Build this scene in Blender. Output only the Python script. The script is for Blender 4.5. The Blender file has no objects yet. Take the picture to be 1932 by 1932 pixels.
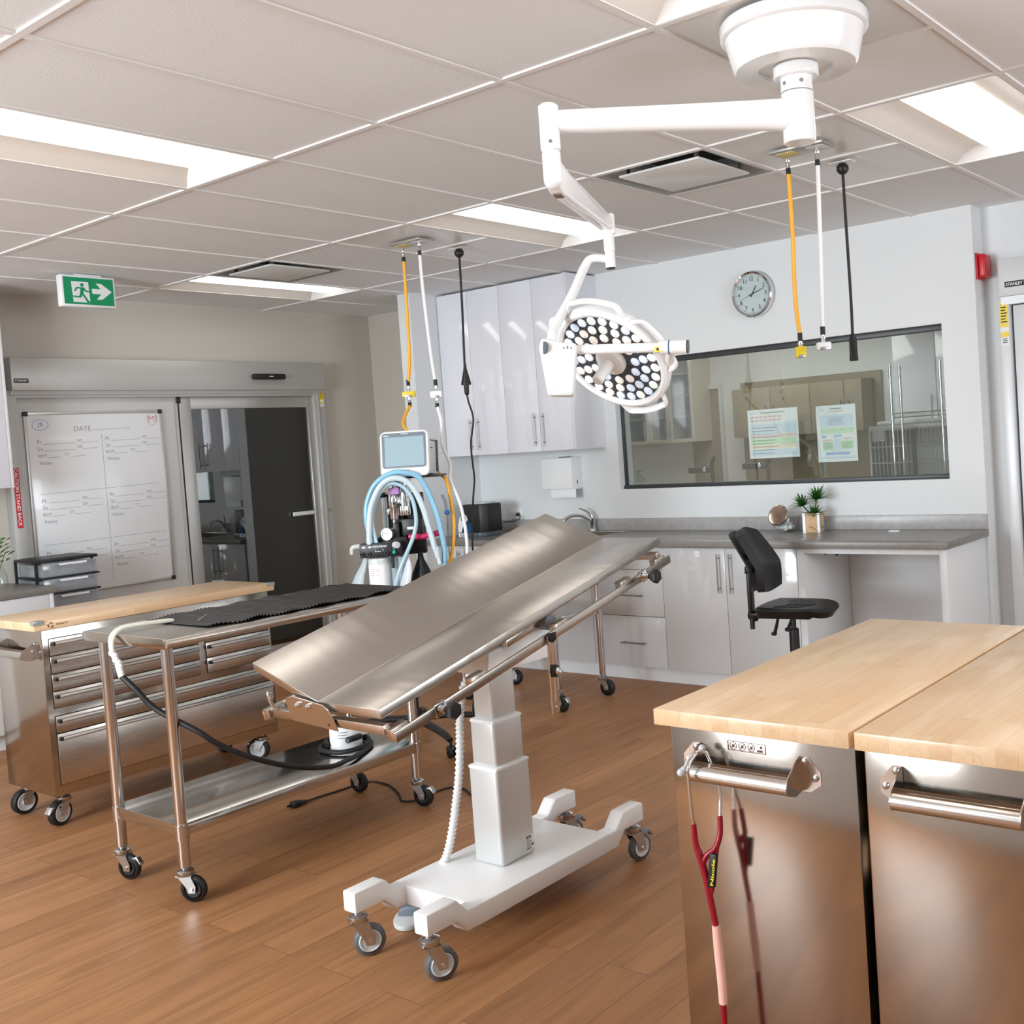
import bpy, bmesh, math, random
from mathutils import Vector, Matrix
random.seed(7)
SC=bpy.context.scene; COL=SC.collection
def V(*a): return Vector(a)
def lin(c):
    return tuple(((x/255)/12.92 if x/255<=.04045 else ((x/255+.055)/1.055)**2.4) for x in c)
# ------------------------------------------------------------------ materials
MATS={}
def nodes(name):
    m=bpy.data.materials.new(name); m.use_nodes=True
    nt=m.node_tree; b=nt.nodes['Principled BSDF']; MATS[name]=m
    return m,nt,b
def mat(name,rgb,rough=.5,metal=0,bump=0,scale=200,spec=None,coat=0,var=0,stretch=(1,1,1)):
    m,nt,b=nodes(name)
    col=(*lin(rgb),1); b.inputs['Base Color'].default_value=col
    b.inputs['Roughness'].default_value=rough; b.inputs['Metallic'].default_value=metal
    if spec is not None: b.inputs['Specular IOR Level'].default_value=spec
    if coat: b.inputs['Coat Weight'].default_value=coat; b.inputs['Coat Roughness'].default_value=.04
    if bump or var:
        tc=nt.nodes.new('ShaderNodeTexCoord'); mp=nt.nodes.new('ShaderNodeMapping'); mp.inputs['Scale'].default_value=stretch
        nz=nt.nodes.new('ShaderNodeTexNoise'); nz.inputs['Scale'].default_value=scale; nz.inputs['Detail'].default_value=4
        nt.links.new(tc.outputs['Object'],mp.inputs['Vector']); nt.links.new(mp.outputs['Vector'],nz.inputs['Vector'])
        if bump:
            bp=nt.nodes.new('ShaderNodeBump'); bp.inputs['Strength'].default_value=bump; bp.inputs['Distance'].default_value=.002
            nt.links.new(nz.outputs['Fac'],bp.inputs['Height']); nt.links.new(bp.outputs['Normal'],b.inputs['Normal'])
        if var:
            mr=nt.nodes.new('ShaderNodeMapRange'); mr.inputs['From Min'].default_value=.3; mr.inputs['From Max'].default_value=.7
            mr.inputs['To Min'].default_value=1-var; mr.inputs['To Max'].default_value=1+var
            mx=nt.nodes.new('ShaderNodeVectorMath'); mx.operation='SCALE'; mx.inputs[0].default_value=col[:3]
            nt.links.new(nz.outputs['Fac'],mr.inputs['Value']); nt.links.new(mr.outputs['Result'],mx.inputs['Scale']); nt.links.new(mx.outputs['Vector'],b.inputs['Base Color'])
    return m
def emis(name,rgb,s,base=(240,240,240)):
    m,nt,b=nodes(name); b.inputs['Base Color'].default_value=(*lin(base),1)
    b.inputs['Emission Color'].default_value=(*lin(rgb),1); b.inputs['Emission Strength'].default_value=s
    return m
def glass(name,tint=(255,255,255),k=1.6,base=.02,rough=0.0,alpha=0):
    """thin pane: see-through with mirror reflection growing at grazing angles"""
    m=bpy.data.materials.new(name); m.use_nodes=True; nt=m.node_tree; nt.nodes.clear(); MATS[name]=m
    o=nt.nodes.new('ShaderNodeOutputMaterial'); tr=nt.nodes.new('ShaderNodeBsdfTransparent'); gl=nt.nodes.new('ShaderNodeBsdfGlossy')
    tr.inputs['Color'].default_value=(*lin(tint),1); gl.inputs['Roughness'].default_value=rough
    fr=nt.nodes.new('ShaderNodeFresnel')
    ge=nt.nodes.new('ShaderNodeNewGeometry'); io=nt.nodes.new('ShaderNodeMath'); io.operation='MULTIPLY_ADD'; io.inputs[1].default_value=-.8333; io.inputs[2].default_value=1.5
    nt.links.new(ge.outputs['Backfacing'],io.inputs[0]); nt.links.new(io.outputs[0],fr.inputs['IOR'])
    ma=nt.nodes.new('ShaderNodeMath'); ma.operation='MULTIPLY_ADD'; ma.inputs[1].default_value=k; ma.inputs[2].default_value=base; ma.use_clamp=True
    mx=nt.nodes.new('ShaderNodeMixShader')
    nt.links.new(fr.outputs[0],ma.inputs[0]); nt.links.new(ma.outputs[0],mx.inputs['Fac'])
    src=tr.outputs[0]
    if alpha:
        df=nt.nodes.new('ShaderNodeBsdfDiffuse'); df.inputs['Color'].default_value=(*lin(tint),1)
        m2=nt.nodes.new('ShaderNodeMixShader'); m2.inputs['Fac'].default_value=alpha
        nt.links.new(tr.outputs[0],m2.inputs[1]); nt.links.new(df.outputs[0],m2.inputs[2]); src=m2.outputs[0]
    nt.links.new(src,mx.inputs[1]); nt.links.new(gl.outputs[0],mx.inputs[2]); nt.links.new(mx.outputs[0],o.inputs['Surface'])
    return m
def steel(name,rgb=(205,198,190),rough=.26,stretch=(1,40,40),amt=.10,bump=0,scale=6,wave=None):
    m,nt,b=nodes(name); b.inputs['Metallic'].default_value=1; b.inputs['Base Color'].default_value=(*lin(rgb),1)
    tc=nt.nodes.new('ShaderNodeTexCoord'); mp=nt.nodes.new('ShaderNodeMapping'); mp.inputs['Scale'].default_value=stretch
    nz=nt.nodes.new('ShaderNodeTexNoise'); nz.inputs['Scale'].default_value=scale; nz.inputs['Detail'].default_value=5
    nt.links.new(tc.outputs['Object'],mp.inputs['Vector']); nt.links.new(mp.outputs['Vector'],nz.inputs['Vector'])
    mr=nt.nodes.new('ShaderNodeMapRange'); mr.inputs['To Min'].default_value=rough-amt/2; mr.inputs['To Max'].default_value=rough+amt/2
    nt.links.new(nz.outputs['Fac'],mr.inputs['Value']); nt.links.new(mr.outputs['Result'],b.inputs['Roughness'])
    if wave:
        m3=nt.nodes.new('ShaderNodeMapping'); m3.inputs['Scale'].default_value=wave[0]; n3=nt.nodes.new('ShaderNodeTexNoise'); n3.inputs['Scale'].default_value=1; n3.inputs['Detail'].default_value=1
        nt.links.new(tc.outputs['Object'],m3.inputs['Vector']); nt.links.new(m3.outputs['Vector'],n3.inputs['Vector'])
        bp=nt.nodes.new('ShaderNodeBump'); bp.inputs['Strength'].default_value=1; bp.inputs['Distance'].default_value=wave[1]
        nt.links.new(n3.outputs['Fac'],bp.inputs['Height']); nt.links.new(bp.outputs['Normal'],b.inputs['Normal'])
    return m
def wood(name,c1,c2,c3,bw,bh,gap,gapc,rough,grain=.35,coat=0,rot=0,gs=(3,60,60),bias=0,gapsm=.1):
    """boards: bricks along object x with long-grain noise"""
    m,nt,b=nodes(name); N=nt.nodes.new; L=nt.links.new
    tc=N('ShaderNodeTexCoord'); mp=N('ShaderNodeMapping'); mp.inputs['Rotation'].default_value=(0,0,rot)
    L(tc.outputs['Object'],mp.inputs['Vector'])
    br=N('ShaderNodeTexBrick'); br.offset=.37; br.inputs['Scale'].default_value=1; br.inputs['Brick Width'].default_value=bw; br.inputs['Row Height'].default_value=bh
    br.inputs['Mortar Size'].default_value=gap; br.inputs['Mortar Smooth'].default_value=gapsm; br.inputs['Bias'].default_value=bias
    br.inputs['Color1'].default_value=(*lin(c1),1); br.inputs['Color2'].default_value=(*lin(c2),1); br.inputs['Mortar'].default_value=(*lin(gapc),1)
    L(mp.outputs['Vector'],br.inputs['Vector'])
    # per-board offset of the grain
    m2=N('ShaderNodeMapping'); m2.inputs['Scale'].default_value=gs; L(mp.outputs['Vector'],m2.inputs['Vector'])
    ad=N('ShaderNodeVectorMath'); ad.operation='ADD'; sc=N('ShaderNodeVectorMath'); sc.operation='SCALE'; sc.inputs['Scale'].default_value=37
    L(br.outputs['Color'],sc.inputs[0]); L(m2.outputs['Vector'],ad.inputs[0]); L(sc.outputs['Vector'],ad.inputs[1])
    nz=N('ShaderNodeTexNoise'); nz.inputs['Scale'].default_value=1; nz.inputs['Detail'].default_value=6; nz.inputs['Roughness'].default_value=.6; nz.inputs['Distortion'].default_value=.8
    L(ad.outputs['Vector'],nz.inputs['Vector'])
    rp=N('ShaderNodeMapRange'); rp.inputs['From Min'].default_value=.42; rp.inputs['From Max'].default_value=.72; L(nz.outputs['Fac'],rp.inputs['Value'])
    ml=N('ShaderNodeMath'); ml.operation='MULTIPLY'; ml.inputs[1].default_value=grain; L(rp.outputs['Result'],ml.inputs[0])
    mx=N('ShaderNodeMix'); mx.data_type='RGBA'; mx.blend_type='MIX'
    L(ml.outputs[0],mx.inputs['Factor']); L(br.outputs['Color'],mx.inputs[6]); mx.inputs[7].default_value=(*lin(c3),1)
    L(mx.outputs[2],b.inputs['Base Color'])
    b.inputs['Roughness'].default_value=rough
    if coat: b.inputs['Coat Weight'].default_value=coat; b.inputs['Coat Roughness'].default_value=.12
    bp=N('ShaderNodeBump'); bp.inputs['Strength'].default_value=.12; bp.inputs['Distance'].default_value=.002
    L(nz.outputs['Fac'],bp.inputs['Height']); L(bp.outputs['Normal'],b.inputs['Normal'])
    return m
paint=mat('white_wall_paint',(226,229,230),.6,bump=.05,scale=300)
taupe=mat('taupe_wall_paint',(198,192,183),.65,bump=.05,scale=300)
tile=mat('ceiling_tile',(231,233,234),.9,bump=.35,scale=160)
panelm=mat('smooth_ceiling_panel',(224,224,222),.28)
tee=mat('ceiling_grid_white',(232,230,228),.45)
black_void=mat('unlit_room_shade',(24,26,22),.8)  # darkness of the unlit rooms put into their wall colour
floorm=wood('plank_floor',(176,126,84),(156,109,70),(108,72,45),1.22,.155,.0010,(98,66,44),.46,.5,gs=(2.0,22,22))
floorm.node_tree.nodes['Principled BSDF'].inputs['Specular IOR Level'].default_value=.3
block=wood('butcher_block',(236,206,168),(226,190,148),(202,158,114),.42,.043,.0004,(214,176,134),.36,.35,coat=.25,gs=(4,60,60))
blockL=block
gloss_white=mat('gloss_white_laminate',(234,235,242),.12,coat=.6)
gloss_grey=mat('gloss_grey_laminate',(206,206,206),.11,coat=.5)
white_mel=mat('white_melamine',(228,230,231),.4)
grey_mel=mat('grey_melamine',(196,198,202),.45)
counter=mat('grey_laminate_top',(132,128,123),.33,var=.12,scale=60)
splash=mat('grey_laminate_splash',(170,168,167),.3,var=.10,scale=30)
alu=mat('satin_aluminium',(196,195,192),.38,metal=.85)
alu_paint=mat('anodised_grey',(186,185,182),.42,metal=.35)
alu_white=mat('pale_aluminium',(222,225,227),.4,metal=.15)
panel_grey=mat('pale_grey_panel',(205,205,203),.4)
dark_alu=mat('dark_bronze_frame',(52,55,58),.4)
black_pl=mat('black_plastic',(24,24,25),.42)
black_rub=mat('black_rubber',(20,20,21),.55)
grey_rub=mat('grey_rubber',(92,94,97),.5)
grey_pl=mat('grey_plastic',(122,126,132),.45)
ltgrey_pl=mat('light_grey_plastic',(206,209,211),.4)
white_pl=mat('white_plastic',(240,241,241),.3)
white_enam=mat('white_enamel',(240,240,240),.22,coat=.5)
white_pow=mat('white_powder_coat',(238,238,238),.35)
lift_alu=mat('brushed_lift_column',(212,213,212),.35,metal=.35)
pull_grey=mat('door_bar_grey',(150,151,153),.3,metal=.9)
zinc_dull=mat('galvanised_edge',(186,192,197),.42,metal=.6)
chrome=mat('chrome',(225,226,228),.08,metal=1)
zinc=mat('zinc_plate',(200,202,205),.25,metal=1)
steel_x=steel('brushed_steel_along',stretch=(1,60,60))
steel_top=steel('brushed_steel_tabletop',(200,196,190),.30,(1.5,30,30),.10,0,5,wave=((14,.6,.6),.0022))
steel_end=steel('polished_steel_panel',(186,178,170),.135,(2,30,30),.05,0,4,wave=((2,3,3),.002))
steel_z=steel('polished_steel_tube',(208,204,201),.16,(40,40,1),.05)
shelf_st=steel('polished_steel_shelf',(196,196,194),.13,(1,30,30),.05,wave=((2,2,2),.003))
grip=mat('brushed_aluminium_grip',(186,186,186),.32,metal=.9)
pane=glass('clear_pane',(250,254,252),1.9,.02)
doorpane=glass('dark_door_pane',(150,158,150),3.0,.07)
jarglass=glass('jar_glass',(246,250,250),1.2,.02)
clearpl=glass('clear_plastic',(226,230,233),1.2,.03,.12,alpha=.25)
tubecl=glass('clear_tube',(222,236,240),1.0,.05,.15,alpha=.55)
tubebl=mat('blue_tubing',(142,196,222),.25,coat=.4)
tubepale=mat('pale_tubing',(206,224,230),.25,coat=.4)
yellow=mat('yellow_hose',(246,178,40),.4)
yellow_pl=mat('yellow_plastic',(240,212,40),.4)
whose=mat('white_hose',(236,236,236),.4)
cream=mat('cream_tubing',(228,228,214),.4)
red=mat('red_plastic',(196,24,40),.35)
maroon=mat('burgundy_tubing',(150,10,36),.32)
pink=mat('pink_tape',(244,190,176),.7)
magenta=mat('pink_rubber',(214,44,104),.35)
purple=mat('lilac_label',(198,150,210),.5)
green=mat('exit_green',(0,150,96),.4)
dgreen=mat('green_plastic',(24,120,80),.4)
teal=mat('teal_plastic',(20,190,180),.4)
blue=mat('blue_plastic',(40,96,180),.4)
paper=mat('white_paper',(240,242,244),.6)
ink=mat('black_ink',(30,30,32),.6)
faint=mat('faint_marker',(150,152,156),.6)
bluemk=mat('blue_marker',(110,120,190),.6)
redmk=mat('red_marker',(200,130,150),.6)
board=mat('whiteboard_face',(232,234,236),.18,coat=.3)
burn=mat('burnt_brand',(96,56,24),.7)
leafm=mat('leaf_green',(44,104,28),.45,var=.3,scale=40)
potwood=wood('pale_pot_wood',(222,186,146),(210,170,128),(180,132,90),.3,.05,.0005,(190,150,110),.6,.4)
cotton=mat('cotton_wool',(236,237,238),.9,bump=.5,scale=90)
lens=emis('troffer_lens',(255,249,240),3.7)
cove=mat('troffer_reflector',(232,228,222),.4)
coveend=mat('troffer_end_white',(244,246,247),.35)
duct=mat('galvanised_duct',(172,175,177),.4,metal=.45)
duct_dark=mat('duct_black',(40,42,44),.7)
screenm=mat('monitor_screen',(176,204,216),.22)
screen_gl=emis('monitor_glow',(176,208,222),.62,(60,70,76))
hair=mat('dark_grey_bezel',(74,84,96),.35)
ledw=emis('led_warm_added_glow',(255,248,238),.3,(248,245,240))  # faint glow added so the unlit lamp's lenses look bright
ledb=emis('led_cool_added_glow',(216,230,255),.3,(222,234,250))  # same added glow, bluish lenses
lampdark=mat('lamp_face_dark',(58,62,68),.35)
matblack=mat('black_warming_mat',(30,30,31),.38)
beige=mat('beige_plate',(206,194,150),.5)
tan_lam=mat('tan_laminate',(148,138,118),.45)
cage_m=mat('cage_steel',(196,200,198),.35,metal=.6)
liner=mat('drawer_contents',(196,202,210),.8,var=.25,scale=25)
vinyl=mat('chair_polyurethane',(26,26,27),.4,bump=.08,scale=400)
# ------------------------------------------------------------------ geometry
class G:
    def __init__(s,M=None): s.bm=bmesh.new(); s.M=M
    def put(s,b,mi=0,M=None):
        for f in b.faces: f.material_index=mi
        X=M
        if s.M is not None: X=s.M@M if M is not None else s.M
        if X is not None: bmesh.ops.transform(b,matrix=X,verts=b.verts)
        me=bpy.data.meshes.new('t'); b.to_mesh(me); b.free(); s.bm.from_mesh(me); bpy.data.meshes.remove(me); return s
    def box(s,x0,x1,y0,y1,z0,z1,bev=0,mi=0,seg=2,M=None):
        b=bmesh.new(); bmesh.ops.create_cube(b,size=1)
        for v in b.verts:
            v.co=Vector(((x0+x1)/2+v.co.x*abs(x1-x0),(y0+y1)/2+v.co.y*abs(y1-y0),(z0+z1)/2+v.co.z*abs(z1-z0)))
        if bev: bmesh.ops.bevel(b,geom=b.edges[:],offset=bev,segments=seg,affect='EDGES',profile=.5)
        return s.put(b,mi,M)
    def prism(s,poly,d0,d1,axes=(Vector((1,0,0)),Vector((0,0,1)),Vector((0,1,0))),org=Vector((0,0,0)),bev=0,mi=0,seg=2,M=None):
        """2-D polygon in axes[0],axes[1], extruded along axes[2] from d0 to d1"""
        a,c,e=[Vector(q) for q in axes]; org=Vector(org); b=bmesh.new()
        lo=[b.verts.new(org+a*p[0]+c*p[1]+e*d0) for p in poly]; hi=[b.verts.new(org+a*p[0]+c*p[1]+e*d1) for p in poly]
        b.faces.new(lo); b.faces.new(hi[::-1]); n=len(poly)
        for i in range(n): b.faces.new((lo[i],hi[i],hi[(i+1)%n],lo[(i+1)%n]))
        bmesh.ops.recalc_face_normals(b,faces=b.faces[:])
        if bev: bmesh.ops.bevel(b,geom=b.edges[:],offset=bev,segments=seg,affect='EDGES',profile=.5)
        return s.put(b,mi,M)
    def lathe(s,prof,c=(0,0,0),axis=(0,0,1),n=32,mi=0,M=None,a0=0,a1=None):
        """profile of (radius, height along axis)"""
        ax=Vector(axis).normalized(); t=Vector((1,0,0)) if abs(ax.x)<.9 else Vector((0,1,0))
        u=ax.cross(t).normalized(); w=ax.cross(u); c=Vector(c); b=bmesh.new(); rings=[]
        full=a1 is None; nn=n if full else n+1
        for r,h in prof:
            if r<1e-6: rings.append([b.verts.new(c+ax*h)]); continue
            rings.append([b.verts.new(c+ax*h+(u*math.cos(a)+w*math.sin(a))*r) for a in [(a0+(2*math.pi if full else a1-a0)*i/n) for i in range(nn)]])
        for A,B in zip(rings,rings[1:]):
            for i in range(n):
                j=(i+1)%nn
                if len(A)==1 and len(B)==1: continue
                if len(A)==1: q=(A[0],B[j],B[i])
                elif len(B)==1: q=(A[i],A[j],B[0])
                else: q=(A[i],A[j],B[j],B[i])
                b.faces.new(q)
        bmesh.ops.recalc_face_normals(b,faces=b.faces[:])
        return s.put(b,mi,M)
    def cyl(s,p0,p1,r0,r1=None,n=24,mi=0,bev=0,M=None):
        r1=r0 if r1 is None else r1; p0=Vector(p0); p1=Vector(p1); h=(p1-p0).length
        k=min(bev,h/3,r0/2) if bev else 0
        pr=[(0,0),(r0-k,0),(r0,k),(r1,h-k),(r1-k,h),(0,h)] if k else [(0,0),(r0,0),(r1,h),(0,h)]
        return s.lathe(pr,p0,p1-p0,n,mi,M)
    def tube(s,pts,r,n=10,mi=0,step=6,closed=False,flat=1,M=None):
        P=[Vector(p) for p in pts]; R=r if isinstance(r,(list,tuple)) else [r]*len(P)
        Q=[];RR=[]; N=len(P)
        if step<=1: Q=P;RR=list(R)
        else:
            rng=range(N if closed else N-1)
            for i in rng:
                g=(lambda k:P[k%N]) if closed else (lambda k:P[max(0,min(N-1,k))])
                p0,p1,p2,p3=g(i-1),g(i),g(i+1),g(i+2)
                for j in range(step):
                    t=j/step; Q.append(.5*((2*p1)+(p2-p0)*t+(2*p0-5*p1+4*p2-p3)*t*t+(3*p1-p0-3*p2+p3)*t**3)); RR.append(R[i%N]*(1-t)+R[(i+1)%N]*t)
            if not closed: Q.append(P[-1]); RR.append(R[-1])
        b=bmesh.new(); rings=[]; K=len(Q); prev=None
        for i in range(K):
            t=(Q[(i+1)%K]-Q[i-1]) if closed else (Q[min(i+1,K-1)]-Q[max(i-1,0)])
            t.normalize()
            if prev is None:
                a=Vector((0,0,1)) if abs(t.z)<.9 else Vector((1,0,0)); u=t.cross(a).normalized()
            else:
                u=(prev-t*prev.dot(t)).normalized()
            prev=u; w=t.cross(u)
            rings.append([b.verts.new(Q[i]+(u*math.cos(2*math.pi*k/n)+w*math.sin(2*math.pi*k/n)*flat)*RR[i]) for k in range(n)])
        for i in range(K if closed else K-1):
            A,B=rings[i],rings[(i+1)%K]
            for k in range(n): b.faces.new((A[k],A[(k+1)%n],B[(k+1)%n],B[k]))
        if not closed: b.faces.new(rings[0][::-1]); b.faces.new(rings[-1])
        bmesh.ops.recalc_face_normals(b,faces=b.faces[:])
        return s.put(b,mi,M)
    def sphere(s,c,r,mi=0,sc=(1,1,1),n=20):
        b=bmesh.new(); bmesh.ops.create_uvsphere(b,u_segments=n,v_segments=n//2,radius=r)
        for v in b.verts: v.co=Vector((v.co.x*sc[0]+c[0],v.co.y*sc[1]+c[1],v.co.z*sc[2]+c[2]))
        return s.put(b,mi)
    def grid(s,fn,nu,nv,mi=0,M=None):
        b=bmesh.new(); W=[[b.verts.new(fn(i/nu,j/nv)) for j in range(nv+1)] for i in range(nu+1)]
        for i in range(nu):
            for j in range(nv): b.faces.new((W[i][j],W[i+1][j],W[i+1][j+1],W[i][j+1]))
        return s.put(b,mi,M)
    def text(s,txt,org,right,up,h,w=None,mi=0,depth=.0006,align='L',bold=0):
        cu=bpy.data.curves.new('txt','FONT'); cu.body=txt; cu.size=1; cu.extrude=0; cu.resolution_u=3; cu.offset=bold
        o=bpy.data.objects.new('txt',cu); me=bpy.data.meshes.new_from_object(o)
        xs=[v.co.x for v in me.vertices]; ys=[v.co.y for v in me.vertices]
        x0,x1,y0,y1=min(xs),max(xs),min(ys),max(ys)
        sy=h/(y1-y0); sx=(w/(x1-x0)) if w else sy
        R=Vector(right).normalized(); U=Vector(up).normalized(); Nn=R.cross(U); org=Vector(org)
        off={'L':0,'C':-.5,'R':-1}[align]*(x1-x0)*sx
        b=bmesh.new(); b.from_mesh(me); bmesh.ops.triangulate(b,faces=b.faces[:])
        for v in b.verts: v.co=org+R*((v.co.x-x0)*sx+off)+U*((v.co.y-y0)*sy)+Nn*depth
        for f in b.faces:
            f.normal_update()
            if f.normal.dot(Nn)<0: f.normal_flip()
        bpy.data.objects.remove(o); bpy.data.curves.remove(cu); bpy.data.meshes.remove(me)
        return s.put(b,mi)
WORG={}
def props(o,label=None,cat=None,group=None,kind=None):
    if label: o['label']=label
    if cat: o['category']=cat
    if group: o['group']=group
    if kind: o['kind']=kind
def T(name,label,cat,loc,group=None):
    o=bpy.data.objects.new(name,None); COL.objects.link(o); o.location=loc; o.empty_display_size=.05
    props(o,label,cat,group); WORG[o]=Vector(loc); return o
def fin(name,g,mats,parent=None,label=None,cat=None,group=None,kind=None,smooth=40,base=False):
    """link the shapes of g as ONE mesh object; world coordinates in, own origin at its middle (or base)"""
    bm=g.bm; bmesh.ops.remove_doubles(bm,verts=bm.verts,dist=1e-6)
    xs=[v.co for v in bm.verts]
    lo=Vector([min(v[i] for v in xs) for i in range(3)]); hi=Vector([max(v[i] for v in xs) for i in range(3)])
    c=(lo+hi)/2
    if parent is None or base: c.z=lo.z
    for v in bm.verts: v.co-=c
    me=bpy.data.meshes.new(name); bm.to_mesh(me); bm.free()
    mats=mats if isinstance(mats,(list,tuple)) else [mats]
    for m in mats: me.materials.append(m)
    for p in me.polygons: p.use_smooth=True
    me.set_sharp_from_angle(angle=math.radians(smooth))
    o=bpy.data.objects.new(name,me); COL.objects.link(o)
    if parent is not None: o.parent=parent; o.location=c-WORG[parent]
    else: o.location=c
    WORG[o]=c; props(o,label,cat,group,kind); return o
def struct(name,g,mats,parent=None,**k): return fin(name,g,mats,parent,kind='structure' if parent is None else None,**k)
X_,Y_,Z_=Vector((1,0,0)),Vector((0,1,0)),Vector((0,0,1))
def frame(o,x,y,z):
    M=Matrix.Identity(4)
    for i,a in enumerate((x,y,z)):
        for k in range(3): M[k][i]=a[k]
    for k in range(3): M[k][3]=o[k]
    return M
def caster(par,x,y,ztop,r,ang,w=.028,style='grey',brake=False,trail=.03):
    """swivel caster: fork (part) > wheel, axle bolt, brake pedal (sub-parts). ang = direction the wheel trails to"""
    t=Vector((math.cos(ang),math.sin(ang),0)); s_=Vector((-t.y,t.x,0)); top=Vector((x,y,ztop)); hub=Vector((x,y,r))+t*trail
    g=G()
    g.cyl(top-Z_*.014,top,.013,n=12)
    hz=2*r+.012
    g.lathe([(0,ztop-.014),(.02,ztop-.014),(.031,ztop-.02),(.031,ztop-.03),(.027,ztop-.036),(0,ztop-.036)],(x,y,0),n=20)
    for sd in (-1,1):
        q=s_*(sd*(w/2+.004))
        poly=[(-.024,ztop-.034),(.026,ztop-.034),(trail+.016,r+.012),(trail+.013,r-.012),(trail-.013,r-.012),(trail-.018,r+.006)]
        g.prism(poly,-.002,.002,(t,Z_,s_),Vector((x,y,0))+q)
    g.box(-.03,.03,-(w/2+.006),(w/2+.006),ztop-.04,ztop-.034,M=frame((x,y,0),t,s_,Z_))
    f=fin('caster',g,zinc,par)
    g=G(); a=s_
    tyre,rim={'grey':(grey_rub,ltgrey_pl),'black':(black_rub,black_pl),'tool':(black_rub,ltgrey_pl)}[style]
    ri=r*.72
    g.lathe([(ri,-w/2),(r-.006,-w/2),(r,-w/2+.006),(r,w/2-.006),(r-.006,w/2),(ri,w/2)],hub,a,32)
    g.lathe([(0,-w/2-.0015),(ri*.35,-w/2-.0015),(ri*.4,-w/2+.004),(ri*.85,-w/2+.003),(ri*.9,-w/2-.001),(ri,-w/2),(ri,w/2),(ri*.9,w/2+.001),(ri*.85,w/2-.003),(ri*.4,w/2-.004),(ri*.35,w/2+.0015),(0,w/2+.0015)],hub,a,32,mi=1)
    fin('wheel',g,[tyre,rim],f)
    g=G(); g.cyl(hub-a*(w/2+.011),hub+a*(w/2+.011),.007,n=12); fin('axle_bolt',g,chrome,f)
    if brake:
        g=G(); g.prism([(trail+.005,ztop-.05),(trail+r*.9,ztop-.045),(trail+r*1.25,ztop-.07),(trail+r*1.22,ztop-.078),(trail+r*.85,ztop-.058),(trail+.005,ztop-.062)],-w*.45,w*.45,(t,Z_,s_),(x,y,0),bev=.003)
        fin('brake_pedal',g,grey_pl if style=='grey' else zinc,f)
    return f
# ================================================================== SETTING
CH=2.74; XW=5.89; XR=6.05; YD=4.85; XL=-2.3; YF=-4.6
g=G(); g.box(XL-.1,9.3,YF-.1,8.3,-.06,0); struct('floor',g,floorm)
# --- ceiling: grid of tiles with openings for lights and vents
U=1.2192; K=.6096
lights=[(i,k) for i in (-1,1,3) for k in (-6,-2,2,6)]
vents=[(3*U,0.0),(3*U,5*K)]
half={(3,-1):(1,1),(3,3):(1,1),(2,-2):(1,0),(3,0):(2,0),(3,5):(2,0)}   # split cells: 1 smooth panel, 2 opening, 0 tile
g=G()
def quad(x0,x1,y0,y1,mi):
    x0,x1,y0,y1=max(x0,XL),min(x1,XR),max(y0,YF),min(y1,YD)
    if x1-x0<.01 or y1-y0<.01: return
    g.box(x0,x1,y0,y1,CH+.007,CH+.02,mi=mi)
for i in range(-2,5):
    for k in range(-8,8):
        x0,y0=i*U,k*K
        if (i,k) in lights: continue
        if (i,k) in half:
            for j,t in enumerate(half[(i,k)]):
                if t!=2: quad(x0+j*K,x0+j*K+K,y0,y0+K,1 if t==1 else 0)
        else: quad(x0,x0+U,y0,y0+K,0)
def teebar(x0,x1,y0,y1): g.box(max(x0,XL),min(x1,XR),max(y0,YF),min(y1,YD),CH,CH+.012,mi=2)
for i in range(-1,5): teebar(i*U-.012,i*U+.012,YF,YD)
for k in range(-7,8): g.box(XL,XR,k*K-.012,k*K+.012,CH+.0006,CH+.0126,mi=2)
for (i,k) in half: teebar(i*U+K-.012,i*U+K+.012,k*K,k*K+K)
g.box(XL-.1,XR+.2,YF-.1,YD+.15,CH+.14,CH+.2,mi=0)
struct('ceiling',g,[tile,panelm,tee])
# --- walls
WY0,WY1,WZ0,WZ1=-.134,2.27,1.205,2.105
g=G(); X1=XR
g.box(XW,X1,-.34,WY0,0,CH+.1); g.box(XW,X1,WY1,3.72,0,CH+.1); g.box(XW,X1,WY0,WY1,0,WZ0); g.box(XW,X1,WY0,WY1,WZ1,CH+.1)
struct('wall_back',g,paint)
g=G(); g.box(XW,XR,3.72,YD,0,CH+.1); struct('wall_recess',g,taupe)
g=G(); g.box(5.29,XW,3.66,3.79,0,CH+.1); struct('wall_wing',g,paint)
g=G(); DX0,DX1,DZ=4.06,5.32,2.12
wy0,wy1,wz0,wz1=.3,2.6,.95,2.6
g.box(XL,DX0,YD,YD+.12,0,CH+.1); g.box(DX1,XR,YD,YD+.12,0,CH+.1); g.box(DX0,DX1,YD,YD+.12,DZ,CH+.1)
struct('wall_door_side',g,taupe)
g=G(); g.box(XR,XR+.14,-1.75+0,-.34,2.25,CH+.1); g.box(XR,XR+.14,-.48,-.34,0,2.25); g.box(XR,XR+.14,YF,-1.75,0,CH+.1)
struct('wall_right',g,paint)
g=G(); g.box(XL-.12,XL,YF,wy0,0,CH+.1); g.box(XL-.12,XL,wy1,YD,0,CH+.1); g.box(XL-.12,XL,wy0,wy1,0,wz0); g.box(XL-.12,XL,wy0,wy1,wz1,CH+.1); struct('wall_left',g,paint)
fx0,fx1=1.6,4.2
g=G(); g.box(XL,fx0,YF-.12,YF,0,CH+.1); g.box(fx1,XR,YF-.12,YF,0,CH+.1); g.box(fx0,fx1,YF-.12,YF,0,wz0); g.box(fx0,fx1,YF-.12,YF,wz1,CH+.1); struct('wall_front',g,paint)
g=G()
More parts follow.
